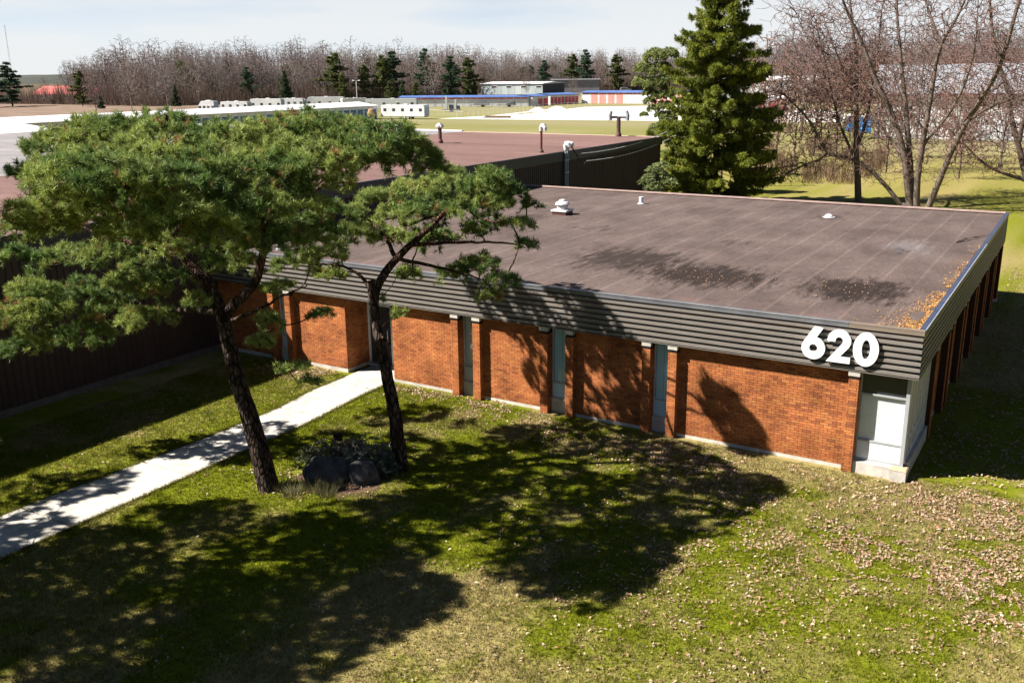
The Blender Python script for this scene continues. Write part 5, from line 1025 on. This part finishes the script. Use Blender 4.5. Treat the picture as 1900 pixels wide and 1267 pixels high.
# ---- bare trees
def bare_tree(name, label, base, paths, seed, ntips, reach, col_big, col_twig, zmax=19.0, rtip=0.0125, step=0.5, group=None, lowz=1.5):
    rg = np.random.default_rng(seed); t = thing(name, label, 'bare tree', base, group=group)
    pool = []
    for p, a_, b_ in paths:
        p = arr(p); L = np.concatenate([[0], np.cumsum(np.linalg.norm(np.diff(p, axis=0), axis=1))]); s = rg.uniform(0.15, 1.05, 600) * L[-1]
        q = np.stack([np.interp(s, L, p[:, k]) for k in range(3)], 1); pool.append(q)
    pool = np.concatenate(pool); q = pool[rg.integers(0, len(pool), ntips)]
    d = rg.normal(0, 1, (ntips, 3)); d /= np.linalg.norm(d, axis=1, keepdims=True); d[:, 2] = d[:, 2] * 0.6 + 0.22
    tips = q + d * reach * rg.uniform(0.15, 1.0, (ntips, 1)); tips = tips[(tips[:, 2] > lowz) & (tips[:, 2] < zmax)]
    P, par, rm, ti, D = grow(paths, tips, step, 0.018, rg, up=0.05)
    r = radii(P, par, rm, rtip, 0.40, 0.10)
    big = r > 0.05
    V, F, R = skin(P, par, D, r, big, 8); np_mesh('trunk', V, F, 'bark', t, cols=np.repeat(np.array([col_big]), len(V), 0), smooth=True)
    V, F, R = skin(P, par, D, r, ~big, 3); w = sstep(0.012, 0.04, R)[:, None]
    np_mesh('branches', V, F, 'twig', t, cols=np.array(col_twig) * (1 - w) + np.array(col_big) * w)
    return t
MP = [MAPLE_0, MAPLE_1, MAPLE_2, MAPLE_3, MAPLE_4, MAPLE_5, MAPLE_6, MAPLE_7, MAPLE_8, MAPLE_9, MAPLE_10, MAPLE_11]
MR = [(0.27, .06), (0.24, .06), (0.24, .07), (0.12, .05), (0.27, .10), (0.17, .05), (0.07, .03), (0.045, .02), (0.11, .03), (0.12, .04), (0.10, .03), (0.11, .04)]
bare_tree('maple_tree', 'wide bare maple with many stems spreading from one base behind the roof', (-8, 50, 0), [(arr(p), a_, b_) for p, (a_, b_) in zip(MP, MR)], 41, 13000, 3.4, (0.145, 0.112, 0.094), (0.175, 0.105, 0.09))
bare_tree('bare_tree', 'bare tree at the right edge with a low crooked side limb', (ETREE_0[0][0], 62, 0), [(arr(ETREE_0), .24, .08), (arr(ETREE_1), .16, .06), (arr(ETREE_2), .15, .03)], 42, 5000, 3.3, (0.13, 0.095, 0.078), (0.18, 0.095, 0.08))
bare_tree('bare_tree', 'bare tree with a straight grey trunk left of the many stemmed maple', (BTREE_0[0][0], 52, 0), [(arr(BTREE_0), .27, .05), (arr(BTREE_1), .13, .04), (arr(BTREE_2), .11, .03)], 43, 5500, 2.9, (0.15, 0.115, 0.095), (0.20, 0.105, 0.085))

# ================================================================== BARE AND EVERGREEN TREES FURTHER OFF
def bare_proto(seed, H, spread, ntips, step, col, rtip=0.03, low=0.12):
    rg = np.random.default_rng(seed); lean = rg.normal(0, 0.03 * H, 2)
    paths = [(arr([(0, 0, 0), (lean[0] * .3, lean[1] * .3, H * 0.4), (lean[0], lean[1], H * 0.93)]), H * 0.011, 0.05)]
    for q in range(5):
        az = q * 1.26 + rg.uniform(-.4, .4); z0 = H * rg.uniform(0.22, 0.5); R = spread * rg.uniform(0.5, 0.85)
        paths.append((arr([(lean[0] * .3, lean[1] * .3, z0), (cos(az) * R * .5, sin(az) * R * .5, z0 + H * 0.17), (cos(az) * R, sin(az) * R, z0 + H * 0.42)]), H * 0.006, 0.04))
    v = rg.normal(0, 1, (ntips, 3)); v /= np.linalg.norm(v, axis=1, keepdims=True); v *= rg.uniform(0.25, 1, (ntips, 1)) ** 0.5
    tips = v * np.array((spread, spread, H * (1 - low) * 0.5)) + np.array((lean[0] * .6, lean[1] * .6, H * (0.5 + low * 0.5)))
    P, par, rm, ti, D = grow(paths, tips, step, 0.09, rg, up=0.1)
    r = radii(P, par, rm, rtip, 0.36, H * 0.01)
    V, F, R = skin(P, par, D, r, par >= 0, 3); w = sstep(rtip * 1.1, rtip * 3, R)[:, None]
    return V, F, np.array(col[1]) * (1 - w) + np.array(col[0]) * w
def conifer_proto(seed, H, R0, n, col0, col1, kind):
    rg = np.random.default_rng(seed); Ps, Ds = [], []
    z = H * (0.12 if kind == 'pine' else 0.04)
    while z < H:
        f = z / H; R = R0 * (min(1, (1 - f) * 1.5 + 0.25) * rg.uniform(0.55, 1.15) if kind == 'pine' else (1 - f) + 0.06)
        for q in range(5):
            az = rg.uniform(0, 2 * pi); r = R * rg.uniform(0.35, 1.15); m = int(4 + r * 7); s = rg.uniform(0.15, 1, m)
            Ps.append(np.stack([cos(az) * r * s, sin(az) * r * s, z + r * s * (0.12 if kind == 'pine' else -0.25) + rg.normal(0, .12, m)], 1) + rg.normal(0, 0.16, (m, 3)))
            Ds.append(np.array((cos(az), sin(az), 0.35)) + rg.normal(0, .4, (m, 3)))
        z += H / 17 * rg.uniform(0.5, 1.4) if kind == 'pine' else H / 34
    V, F, c = clusters(np.concatenate(Ps), np.concatenate(Ds), 11, 0.75, 0.30, rg, col0, col1)
    b = MB(); b.tube([(0, 0, 0), (0, 0, H * 0.97)], [H * 0.012, 0.03], 6)
    return V, F, c, b
GREY = ((0.15, 0.125, 0.115), (0.195, 0.162, 0.152)); PINK = ((0.13, 0.10, 0.09), (0.175, 0.128, 0.12)); TAN = ((0.17, 0.135, 0.11), (0.20, 0.16, 0.135)); RED = ((0.14, 0.105, 0.085), (0.21, 0.125, 0.098))
PROTO = [bare_proto(s, H, sp, 700, 0.8, col, rtip=0.05) for s, H, sp, col in ((1, 19, 4.2, GREY), (2, 21, 4.6, PINK), (3, 18, 5.0, TAN), (4, 20, 3.9, GREY), (5, 17, 4.4, PINK), (6, 22, 4.8, TAN), (7, 16, 4.2, RED))]
proto_me = []
for V, F, c in PROTO:
    o = np_mesh('branches', V, F, 'twig', cols=c); proto_me.append(o.data); bpy.data.objects.remove(o)
def place_bare(k, x, y, s, rz, label, group, name='bare_tree'):
    o = bpy.data.objects.new(name, proto_me[k]); COL.objects.link(o); o.location = (x, y, 0); o.rotation_euler = (0, 0, rz); o.scale = (s, s, s * rng.uniform(0.92, 1.08))
    return tag(o, label, 'bare tree', group)
AX = math.atan2(_f[0], _f[1])
def polar(upx, d):
    a = AX + math.atan((upx - 950) / 1761.5); return CAM[0] + sin(a) * d, CAM[1] + cos(a) * d
FRONT = lambda u: np.interp(u, (-120, 130, 300, 700, 860, 900, 1250, 1330, 1420, 1900, 2100), (500, 430, 372, 385, 402, 545, 575, 420, 335, 300, 300))
LBL = 'bare leafless tree in the grey wood behind the storage yard'; GRP = 'bare trees of the wood behind the yard'
u = -110.0; n_front = 0
while u < 2050:
    d = FRONT(u) + rng.uniform(0, 22); x, y = polar(u, d); ks = (0, 1, 2, 3, 4, 5) if u < 1300 else (6, 1, 6, 4, 2, 6)
    if u > 160 or (u < 40 and rng.random() < 0.3):
        place_bare(int(rng.choice(ks)), x, y, rng.uniform(0.62, 1.0) * (0.75 if u < 130 else 1.0), rng.uniform(0, 6.28), LBL, GRP); n_front += 1
    u += rng.uniform(7, 15) * 385 / d
u = 165.0
while u < 2050:
    d = FRONT(u) + rng.uniform(24, 52); x, y = polar(u, d); ks = (0, 1, 2, 3, 4, 5) if u < 1300 else (6, 1, 0, 4, 2, 6)
    place_bare(int(rng.choice(ks)), x, y, rng.uniform(0.85, 1.12) * (0.82 + 0.42 * float(vnoise(np.array([u / 55.0]), np.array([3.3]), 2)[0])) * (0.85 if u < 250 else 1.0), rng.uniform(0, 6.28), LBL, GRP); n_front += 1
    u += rng.uniform(14, 24) * 385 / d
# the depth of the wood, one mass
LOW = [bare_proto(s + 50, H, sp, 260, 1.3, col, rtip=0.085) for s, H, sp, col in ((1, 21, 5.0, GREY), (2, 23, 5.4, PINK), (3, 22, 5.2, GREY))]
Vs, Fs, Cs = [], [], []; nv = 0
for k in range(560):
    uu = rng.uniform(185, 2080); d = FRONT(uu) + rng.uniform(50, 150); x, y = polar(uu, d); V, F, c = LOW[k % 3]; a = rng.uniform(0, 6.28)
    s = rng.uniform(0.85, 1.2) * (0.75 if uu < 220 else 1.0)
    Vs.append(np.stack([(V[:, 0] * cos(a) - V[:, 1] * sin(a)) * s + x, (V[:, 0] * sin(a) + V[:, 1] * cos(a)) * s + y, V[:, 2] * s], 1)); Fs.append(F + nv); Cs.append(c); nv += len(V)
tag(np_mesh('woods', np.concatenate(Vs), np.concatenate(Fs), 'twig', cols=np.concatenate(Cs)), 'grey brown mass of bare woods filling the distance', 'woods', kind='stuff')
# brush along the foot of the wood
n = 70000; uu = rng.uniform(-110, 2060, n); d = FRONT(uu) - 6 + rng.exponential(9, n); a = AX + np.arctan((uu - 950) / 1761.5)
x = CAM[0] + np.sin(a) * d; y = CAM[1] + np.cos(a) * d; h = rng.uniform(0.6, 1.0, n) * np.where(rng.random(n) < 0.6, 3.2, 8.0) * (0.4 + 1.1 * vnoise(uu / 14, d / 9, 2)); L_ = rng.normal(0, 0.9, (n, 2)); w = 0.05
V = np.stack([np.stack([x - w, y, 0 * x], 1), np.stack([x + w, y + w, 0 * x], 1), np.stack([x + L_[:, 0], y + L_[:, 1], h], 1)], 1).reshape(-1, 3)
c = np.array((0.14, 0.098, 0.085)) * (1 - rng.random((n, 1))) + np.array((0.17, 0.125, 0.095)) * rng.random((n, 1))
tag(np_mesh('undergrowth', V, np.arange(3 * n).reshape(-1, 3), 'twig', cols=np.repeat(c, 3, 0)), 'reddish brown brush along the foot of the bare wood', 'undergrowth', kind='stuff')
# lighter single trees standing before the wood
place_bare(2, *polar(270, 300), 0.92, 0.3, 'pale bare tree standing alone above the pine top on the left', None)
place_bare(4, *polar(205, 322), 0.80, 1.3, 'small reddish bare tree left of the pale lone one', None)
place_bare(0, *polar(335, 345), 0.85, 2.2, 'bare tree right of the pale lone one at the wood edge', None)
place_bare(5, *polar(815, 316), 0.80, 2.0, 'tall bare tree standing alone before the white storage row', None)
place_bare(3, *polar(118, 425), 0.52, 0.8, 'small bare tree in front of the barn with the red roof, left one', None)
place_bare(0, *polar(142, 428), 0.50, 2.8, 'small bare tree in front of the barn with the red roof, right one', None)
place_bare(4, *polar(980, 470), 0.55, 1.8, 'small bare tree by the grey blue building', None)
place_bare(2, *polar(1062, 440), 0.50, 1.0, 'bushy bare tree before the join of the grey blue and the dark building', None)
for k, (uu, d, s) in enumerate(((1408, 95, 0.80), (1436, 118, 0.74), (1470, 104, 0.66), (1505, 122, 0.72), (1545, 110, 0.70), (1480, 150, 0.85), (1575, 150, 0.8), (1660, 118, 0.66), (1740, 190, 0.9), (1800, 200, 0.92), (1880, 185, 0.9), (1390, 170, 0.7), (1640, 100, .62), (1700, 104, .6), (1775, 96, .62), (1850, 106, .66), (1620, 140, .8), (1690, 145, .8), (1765, 112, .66), (1905, 100, .62))):
    place_bare((6, 1, 6, 4, 6, 1, 6, 1, 6, 1, 6, 4)[k % 12], *polar(uu, d), s, k * 1.1, 'reddish bare tree among those between the conifer and the white shed', 'reddish bare trees by the white shed')
# reddish brush below them
n = 9000; uu = rng.uniform(1385, 1640, n); d = rng.uniform(88, 135, n); a = AX + np.arctan((uu - 950) / 1761.5)
clump = vnoise(uu / 22, d / 7, 2); keep = clump > 0.60; uu, d, a = uu[keep], d[keep], a[keep]; n = len(uu)
x = CAM[0] + np.sin(a) * d; y = CAM[1] + np.cos(a) * d; h = rng.uniform(0.5, 2.4, n); L_ = rng.normal(0, 0.45, (n, 2)); w = 0.018
V = np.stack([np.stack([x - w, y, 0 * x], 1), np.stack([x + w, y + w, 0 * x], 1), np.stack([x + L_[:, 0], y + L_[:, 1], h], 1)], 1).reshape(-1, 3)
c = np.array((0.26, 0.15, 0.10)) * (1 - rng.random((n, 1))) + np.array((0.32, 0.25, 0.17)) * rng.random((n, 1))
tag(np_mesh('brush', V, np.arange(3 * n).reshape(-1, 3), 'twig', cols=np.repeat(c, 3, 0)), 'reddish dry brush between the conifer and the maple', 'brush', kind='stuff')
# evergreens at the wood's edge
CP = [conifer_proto(71, 20, 5.2, 0, (0.045, 0.085, 0.055), (0.10, 0.15, 0.08), 'pine'), conifer_proto(72, 18, 5.6, 0, (0.075, 0.10, 0.035), (0.16, 0.175, 0.055), 'pine'), conifer_proto(73, 16, 4.2, 0, (0.045, 0.075, 0.040), (0.09, 0.125, 0.055), 'spruce')]
con = []
for V, F, c, b in CP:
    t = thing('conifer_tree', 'x', 'conifer'); b.build('trunk', 'bark_pine', t); tag(np_mesh('foliage', V, F, 'needles', t, cols=c), kind='stuff'); con.append(t)
used = [False] * 3
def place_con(k, uu, d, s, rz, label):
    x, y = polar(uu, d)
    if not used[k]: used[k] = True; t = con[k]; t.location = (x, y, 0); t.rotation_euler = (0, 0, rz); t['label'] = label
    else: t = dup(con[k], (x, y, 0), rz, label)
    q = (1.55 if uu < 70 else 1.0) * rng.uniform(0.95, 1.25); t.scale = (s * q, s * q, s * 0.93)
for k, uu, d, s, lab in ((0, 14, 398, 0.86, 'dark pine at the far left edge beside the barn'), (0, 56, 408, 0.86, 'dark spreading pine right of the far left one, by the barn'), (1, 182, 385, 0.72, 'olive green pine at the left end of the wood'),
    (2, 548, 372, 0.78, 'small dark evergreen in the wood above the motorhomes'), (0, 482, 376, 0.72, 'dark evergreen in the wood above the white trailers'), (1, 640, 382, 1.05, 'tall olive pine in the wood behind the light pole'), (1, 652, 370, 0.62, 'low olive evergreen beside the light pole'),
    (1, 722, 384, 1.0, 'tall yellowish pine at the wood edge left of a darker one'), (0, 740, 388, 1.02, 'tall dark pine right of the yellowish pine'), (1, 735, 366, 0.45, 'low green evergreen at the foot of the tall pines, left one'), (2, 758, 368, 0.52, 'low dark evergreen at the foot of the tall pines, right one'), (1, 782, 371, 0.42, 'low olive evergreen near the lone bare tree'),
    (0, 800, 396, 1.08, 'thin topped pine above the lone bare tree'), (0, 846, 392, 0.92, 'full dark green pine left of the grey blue building'), (1, 876, 400, 0.95, 'ragged olive pine next to the full dark green one'), (2, 888, 392, 0.5, 'small dark evergreen touching the grey blue building'),
    (0, 1012, 540, 0.92, 'slim dark pine in the wood above the grey blue building'), (1, 1064, 560, 1.18, 'olive pine in the wood behind the dark box building, left of two'), (0, 1086, 548, 1.22, 'tall dark pine in the wood behind the dark box building'), (1, 1140, 560, 1.15, 'olive pine in the wood just left of the cedar'),
    (1, 690, 384, 0.8, 'half hidden olive pine left of the tall yellowish pine'), (2, 215, 350, 0.35, 'small evergreen below the pale lone tree'), (2, 350, 360, 0.5, 'small evergreen at the wood edge above the white roof')):
    place_con(k, uu, d, s, rng.uniform(0, 6.28), lab)

for k in range(15):
    uu = rng.uniform(330, 1300); x, y = polar(uu, FRONT(uu) + rng.uniform(12, 48)); t = dup(con[int(rng.choice((0, 1, 1, 2)))], (x, y, 0), rng.uniform(0, 6.28), 'evergreen half hidden among the bare trees of the wood'); s = rng.uniform(0.5, 0.9); t.scale = (s * 1.25, s * 1.25, s); t['group'] = 'evergreens half hidden in the wood'
# evergreens standing outside the view: across the front lawn (the transom mirrors them) and more added on the right to block skylight from the side wall
for k, (x, y, s_) in enumerate(((-34, -58, 1.0), (-24, -62, 1.1), (-14, -57, 1.0), (-5, -61, 1.1), (4, -56, 1.0), (13, -60, 1.1), (22, -55, 1.0), (31, -59, 1.0), (16, -34, 0.95), (19, -22, 1.0), (15, -10, 0.9), (13, 2, 0.95), (14.5, 12, 1.0), (13, 22, 0.95), (15, 31, 1.0), (20, 40, 1.0), (24, 50, 1.0))):
    t = dup(con[(0, 1)[k % 2]], (x, y, 0), k * 1.3, 'broad evergreen outside the view, number %s along the lawn edge' % k); t.scale = (s_ * 1.15, s_ * 1.15, s_)
    t['label'] = 'broad evergreen along the far edge of the front lawn, outside the photo' if y < -50 else 'broad evergreen added out of view on the right to block skylight'; t['group'] = 'evergreens bordering the lawn outside the photo'
# ================================================================== SMALL GROUND THINGS
def boulder(x, y, sx, sy, h, seed, label, rz):
    rg = np.random.default_rng(seed); nu, nv = 30, 14; V = []
    off = rg.random(3) * 9
    for i_ in range(nv + 1):
        ph = pi * 0.62 * i_ / nv
        for j in range(nu):
            a = 2 * pi * j / nu; px, py, pz = sin(ph) * cos(a), sin(ph) * sin(a), cos(ph)
            f = 0.55 + 0.85 * float(vnoise(np.array([px * 1.3 + off[0] + pz]), np.array([py * 1.3 + off[1] - pz]), 3)[0])
            f = f * (1 - 0.10 * (abs(px) > 0.6)); xx, yy = px * sx * f, py * sy * f
            V.append((x + xx * cos(rz) - yy * sin(rz), y + xx * sin(rz) + yy * cos(rz), max(-0.1, pz * h * f + 0.05)))
    F = np.array([(i_ * nu + j, i_ * nu + (j + 1) % nu, (i_ + 1) * nu + (j + 1) % nu, (i_ + 1) * nu + j) for i_ in range(nv) for j in range(nu)])[:, ::-1]
    tag(np_mesh('boulder', V, F, 'rock', at=(x, y, 0), smooth=True), label, 'boulder')
boulder(-12.25, -6.7, 0.66, 0.40, 0.45, 3, 'wide grey boulder lying in the mulch between the two pine trunks, left of two', 0.45)
boulder(-11.42, -6.3, 0.46, 0.36, 0.43, 5, 'smaller rounded grey boulder in the mulch near the right pine trunk', 0.3)
b = MB(); b.tube([(-13.1, -5.3, -0.05), (-13.12, -5.28, 0.25), (-13.15, -5.27, 0.52)], [0.15, 0.12, 0.115], 10); tag(b.build('tree_stump', 'bark_pine', at=(-13.1, -5.3, 0)), 'short dark stump standing between the two low bushes', 'stump')
def small_bush(x, y, r, h, seed, label, c0, c1):
    rg = np.random.default_rng(seed); t = thing('low_bush', label, 'bush', (x, y, 0))
    n = 320; v = rg.normal(0, 1, (n, 3)); v /= np.linalg.norm(v, axis=1, keepdims=True); v[:, 2] = np.abs(v[:, 2]); v *= rg.uniform(0.45, 1.05, (n, 1))
    tips = v * np.array((r, r, h)) + np.array((x, y, 0.06)); stem = [(arr([(x + 0.08 * cos(a), y + 0.08 * sin(a), 0), (x + r * .3 * cos(a), y + r * .3 * sin(a), h * .4)]), 0.015, 0.008) for a in np.arange(6) * 1.05]
    P, par, rm, ti, D = grow(stem, tips, 0.10, 0.012, rg); V, F, _ = skin(P, par, D, radii(P, par, rm, 0.0035, 0.4, 0.02), par >= 0, 3)
    np_mesh('stems', V, F, 'bark', t, cols=np.repeat(np.array([[0.20, 0.16, 0.12]]), len(V), 0))
    pp = np.concatenate([P[ti], P[ti] - D[ti] * 0.06, P[ti] - D[ti] * 0.12]); dd = np.concatenate([D[ti]] * 3) + rg.normal(0, .4, (3 * len(ti), 3))
    V, F, c = clusters(pp, dd, 6, 0.055, 0.028, rg, c0, c1); tag(np_mesh('leaves', V, F, 'needles', t, cols=c), kind='stuff')
small_bush(-12.95, -6.05, 0.72, 0.58, 61, 'low grey green bush just behind the wide boulder', (0.10, 0.12, 0.07), (0.26, 0.27, 0.17))
small_bush(-11.9, -5.65, 0.80, 0.80, 62, 'silvery bush behind the smaller boulder', (0.12, 0.15, 0.12), (0.30, 0.34, 0.27))
small_bush(-12.6, -5.35, 0.45, 0.45, 63, 'small brownish bush between the stump and the silvery bush', (0.15, 0.11, 0.08), (0.28, 0.22, 0.16))
small_bush(-11.15, -5.75, 0.42, 0.55, 64, 'dark low bush tight against the right pine trunk', (0.05, 0.07, 0.05), (0.13, 0.16, 0.12))
def tussock(x, y, seed, label):
    rg = np.random.default_rng(seed); n = 240; a = rg.uniform(0, 2 * pi, n); rr_ = rg.random(n) ** 0.5 * 0.22; bx, by = x + rr_ * np.cos(a), y + rr_ * np.sin(a); L_ = rg.uniform(0.12, 0.36, n); o = rg.uniform(0.1, 0.9, n) * L_
    tx, ty = bx + np.cos(a) * o, by + np.sin(a) * o; tz = np.sqrt(np.maximum(L_ ** 2 - o ** 2, 0.001)); w = 0.006
    V = np.stack([np.stack([bx - w, by, 0 * bx], 1), np.stack([bx + w, by + w, 0 * bx], 1), np.stack([tx, ty, tz], 1)], 1).reshape(-1, 3); q = rg.random((n, 1))
    c = np.array((0.09, 0.11, 0.03)) * q + np.array((0.30, 0.25, 0.14)) * (1 - q)
    tag(np_mesh('grass_tussock', V, np.arange(3 * n).reshape(-1, 3), 'grass_blade', at=(x, y, 0), cols=np.repeat(c, 3, 0)), label, 'grass tussock', 'dry grass tussocks in the mulch')
for k, (x, y) in enumerate(((-12.5, -7.5), (-12.1, -7.35), (-11.75, -7.15), (-12.3, -7.85), (-11.6, -7.45), (-12.85, -7.75))): tussock(x, y, 80 + k, 'dry grass tussock in front of the boulders near the leaning pine trunk')
tag(MB().tube([(-5.85, 0.12, 0.4), (-5.85, 0.12, 0.4001)], 0.001, 3).build('x', 'bark'), 'x') if False else None

# ---- fallen leaves
def blob(x, y, cx, cy, rx, ry, a=0):
    dx, dy = x - cx, y - cy; c, s = cos(a), sin(a); return np.exp(-(((dx * c + dy * s) / rx) ** 2 + ((-dx * s + dy * c) / ry) ** 2))
N = 420000; x = rng.uniform(-21, 5.5, N); y = rng.uniform(-15.5, 0.16, N)
x2 = rng.uniform(0.05, 9, 90000); y2 = rng.uniform(0, 30, 90000); x = np.concatenate([x, x2]); y = np.concatenate([y, y2])
den = 0.022 + 1.25 * blob(x, y, 1.5, -3.6, 2.3, 2.3, 0.5) + 0.95 * blob(x, y, 2.6, -0.6, 2.4, 1.6) + 0.55 * blob(x, y, -4.2, -1.7, 2.8, 1.15, -0.25) + 0.35 * blob(x, y, -8.2, -1.2, 3.2, 0.8, -0.05) \
    + 0.6 * blob(x, y, -13.3, -0.5, 2.2, 0.55) + 0.4 * blob(x, y, -18.6, -0.6, 1.5, 0.9) + 0.16 * blob(x, y, -3.6, -5.0, 3.0, 2.0) + 0.10 * blob(x, y, -2.6, -8.6, 3.5, 2.5) + 0.25 * blob(x, y, -12.2, -7.3, 1.4, 0.6)
den = den * (1 - 0.8 * blob(x, y, -12.5, -11.5, 4, 3)); den = np.where((x > 0.05) & (y > 0.1), 0.5 + 0.2 * blob(x, y, 1.5, 24.5, 4, 3), den)  # pale leaves thinned where the pine shadow falls, keeping it dark
den *= 0.08 + 1.9 * sstep(0.40, 0.66, 0.5 * vnoise(x / 0.8 + 60, y / 0.8, 3) + 0.5 * vnoise(x / 0.18, y / 0.18 + 33, 2))
wl, wr = -17.4, -15.3
onwalk = (x > wl) & (x < wr); den = np.where(onwalk, den * 0.08, den)
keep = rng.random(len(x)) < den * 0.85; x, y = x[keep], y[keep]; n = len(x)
def leaf_mesh(x, y, z, size, rg, name, c, label, m='dead_leaf', flat=0.35, lift=None):
    n = len(x); s = size * np.clip(rg.lognormal(-0.18, 0.42, n), 0.3, 1.35); a = rg.uniform(0, 2 * pi, n)
    ux = np.stack([np.cos(a), np.sin(a), rg.normal(0, flat, n)], 1); wv = np.stack([-np.sin(a), np.cos(a), rg.normal(0, flat, n)], 1)
    o = np.stack([x, y, z + (0.012 + 0.03 * rg.random(n) if lift is None else lift)], 1); curl = rg.uniform(0.0, 0.45, n)[:, None] * s[:, None] * np.array((0, 0, 1.0))
    wd = rg.uniform(0.45, 0.8, n)[:, None]
    p = [o - ux * s[:, None] * 0.55, o + wv * s[:, None] * 0.5 * wd + curl, o + ux * s[:, None] * 0.6 + curl * 0.4, o - wv * s[:, None] * 0.5 * wd + curl]
    V = np.stack(p, 1).reshape(-1, 3); V[:, 2] = np.maximum(V[:, 2], np.repeat(z, 4) + 0.004 if hasattr(z, '__len__') else z + 0.004); b0 = np.arange(n)[:, None] * 4
    F = np.concatenate([b0 + np.array((0, 1, 2)), b0 + np.array((0, 2, 3))])
    return tag(np_mesh(name, V, F, m, cols=np.repeat(c, 4, 0)), label, 'leaves', kind='stuff')
pal = np.array([(0.40, 0.27, 0.17), (0.46, 0.34, 0.23), (0.30, 0.18, 0.10), (0.54, 0.43, 0.31), (0.36, 0.20, 0.11), (0.42, 0.28, 0.20), (0.20, 0.12, 0.07)])
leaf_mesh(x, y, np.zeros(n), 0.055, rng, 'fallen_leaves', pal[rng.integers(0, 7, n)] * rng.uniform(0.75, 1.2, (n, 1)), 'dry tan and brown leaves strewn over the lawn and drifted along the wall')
# orange debris in the right-hand gutter of the office roof, specks in the worn patches
m_ = 3400; yy = 0.25 + rng.exponential(3.2, m_); xx = -0.10 - rng.exponential(0.22, m_) * (0.55 + 1.2 * np.exp(-yy / 1.8))
k = (yy < 13.2) & (xx > -2.2) & (vnoise(xx * 3, yy * 1.2, 2) > 0.40); xx, yy = xx[k], yy[k]
leaf_mesh(xx, yy, np.full(len(xx), RZ + 0.012), 0.045, rng, 'roof_debris', np.array((0.50, 0.27, 0.10)) * rng.uniform(0.6, 1.25, (len(xx), 1)), 'orange pine needles and leaf litter along the right edge of the roof', lift=0.004)
m_ = 700; q = rng.integers(0, 2, m_); xx = np.where(q == 0, -6.5, -2.3) + rng.normal(0, 1.0, m_); yy = 3.7 + rng.normal(0, 0.9, m_)
k = xx < -0.3; leaf_mesh(xx[k], yy[k], np.full(k.sum(), RZ + 0.014), 0.035, rng, 'roof_leaves', np.array((0.38, 0.22, 0.13)) * rng.uniform(0.6, 1.3, (k.sum(), 1)), 'scattered leaf specks in the dark worn patches of the roof', lift=0.004)

# ---- grass blades on the near lawn
n = 260000; x = rng.uniform(-22, 6, n); y = -16.5 + 17 * rng.random(n)
k = ~((x > wl + 0.42 * (y < -2) + 0.1) & (x < wr + 0.0 - 0.02 - 0.35 * (y > -2.2) * (y + 2.2) / 2.2)) & ~((x < -0.0) & (y > -0.06)) & (((x + 12.05) / 1.3) ** 2 + ((y + 6.4) / 1.05) ** 2 > 0.6 + 0.8 * vnoise(x * 2.5, y * 2.5, 2)) & (x > -23) & (x * 0.55 - y * 0.835 < 22)
x, y = x[k], y[k]; n = len(x)
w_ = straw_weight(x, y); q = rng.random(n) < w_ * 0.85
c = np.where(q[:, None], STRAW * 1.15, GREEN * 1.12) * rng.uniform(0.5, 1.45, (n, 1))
m3 = 3; tall = sstep(0.5, 0.75, vnoise(x / 0.35 + 3, y / 0.35 + 8, 2))[:, None]; h = rng.uniform(0.022, 0.06, (n, m3)) * (1 + 0.9 * tall); a = rng.uniform(0, 2 * pi, (n, m3)); jx = x[:, None] + rng.normal(0, 0.03, (n, m3)); jy = y[:, None] + rng.normal(0, 0.03, (n, m3)); wd = 0.0075
ln = rng.uniform(0.2, 1.1, (n, m3)) * h; tx = jx + np.cos(a * 3.1) * ln; ty = jy + np.sin(a * 3.1) * ln
V = np.stack([np.stack([jx - np.cos(a) * wd, jy - np.sin(a) * wd, 0 * jx], -1), np.stack([jx + np.cos(a) * wd, jy + np.sin(a) * wd, 0 * jx], -1), np.stack([tx, ty, h], -1)], 2).reshape(-1, 3)
tag(np_mesh('grass', V, np.arange(len(V)).reshape(-1, 3), 'grass_blade', cols=np.repeat(c, m3 * 3, 0)), 'short green and straw coloured grass of the near lawn', 'grass', kind='stuff')
# ragged grass hanging over the walk edges
n = 7000; y = rng.uniform(-16, -0.2, n); s_ = rng.random(n) < 0.5; a0, a1 = walk_x(y); x = np.where(s_, a0 + rng.normal(-0.01, 0.035, n), a1 + rng.normal(0.01, 0.035, n))
h = rng.uniform(0.03, 0.085, (n, 3)); a = rng.uniform(0, 2 * pi, (n, 3)); jx = x[:, None] + rng.normal(0, 0.02, (n, 3)); jy = y[:, None] + rng.normal(0, 0.03, (n, 3)); ln = rng.uniform(0.3, 1.2, (n, 3)) * h; wd = 0.007
V = np.stack([np.stack([jx - np.cos(a) * wd, jy - np.sin(a) * wd, 0 * jx], -1), np.stack([jx + np.cos(a) * wd, jy + np.sin(a) * wd, 0 * jx], -1), np.stack([jx + np.cos(a * 3.1) * ln, jy + np.sin(a * 3.1) * ln, h + 0.01], -1)], 2).reshape(-1, 3)
c = np.where(rng.random((n, 1)) < 0.4, STRAW * 1.1, GREEN) * rng.uniform(0.5, 1.3, (n, 1))
tag(np_mesh('edge_grass', V, np.arange(len(V)).reshape(-1, 3), 'grass_blade', cols=np.repeat(c, 9, 0)), 'ragged grass growing over both edges of the concrete walk', 'grass', kind='stuff')
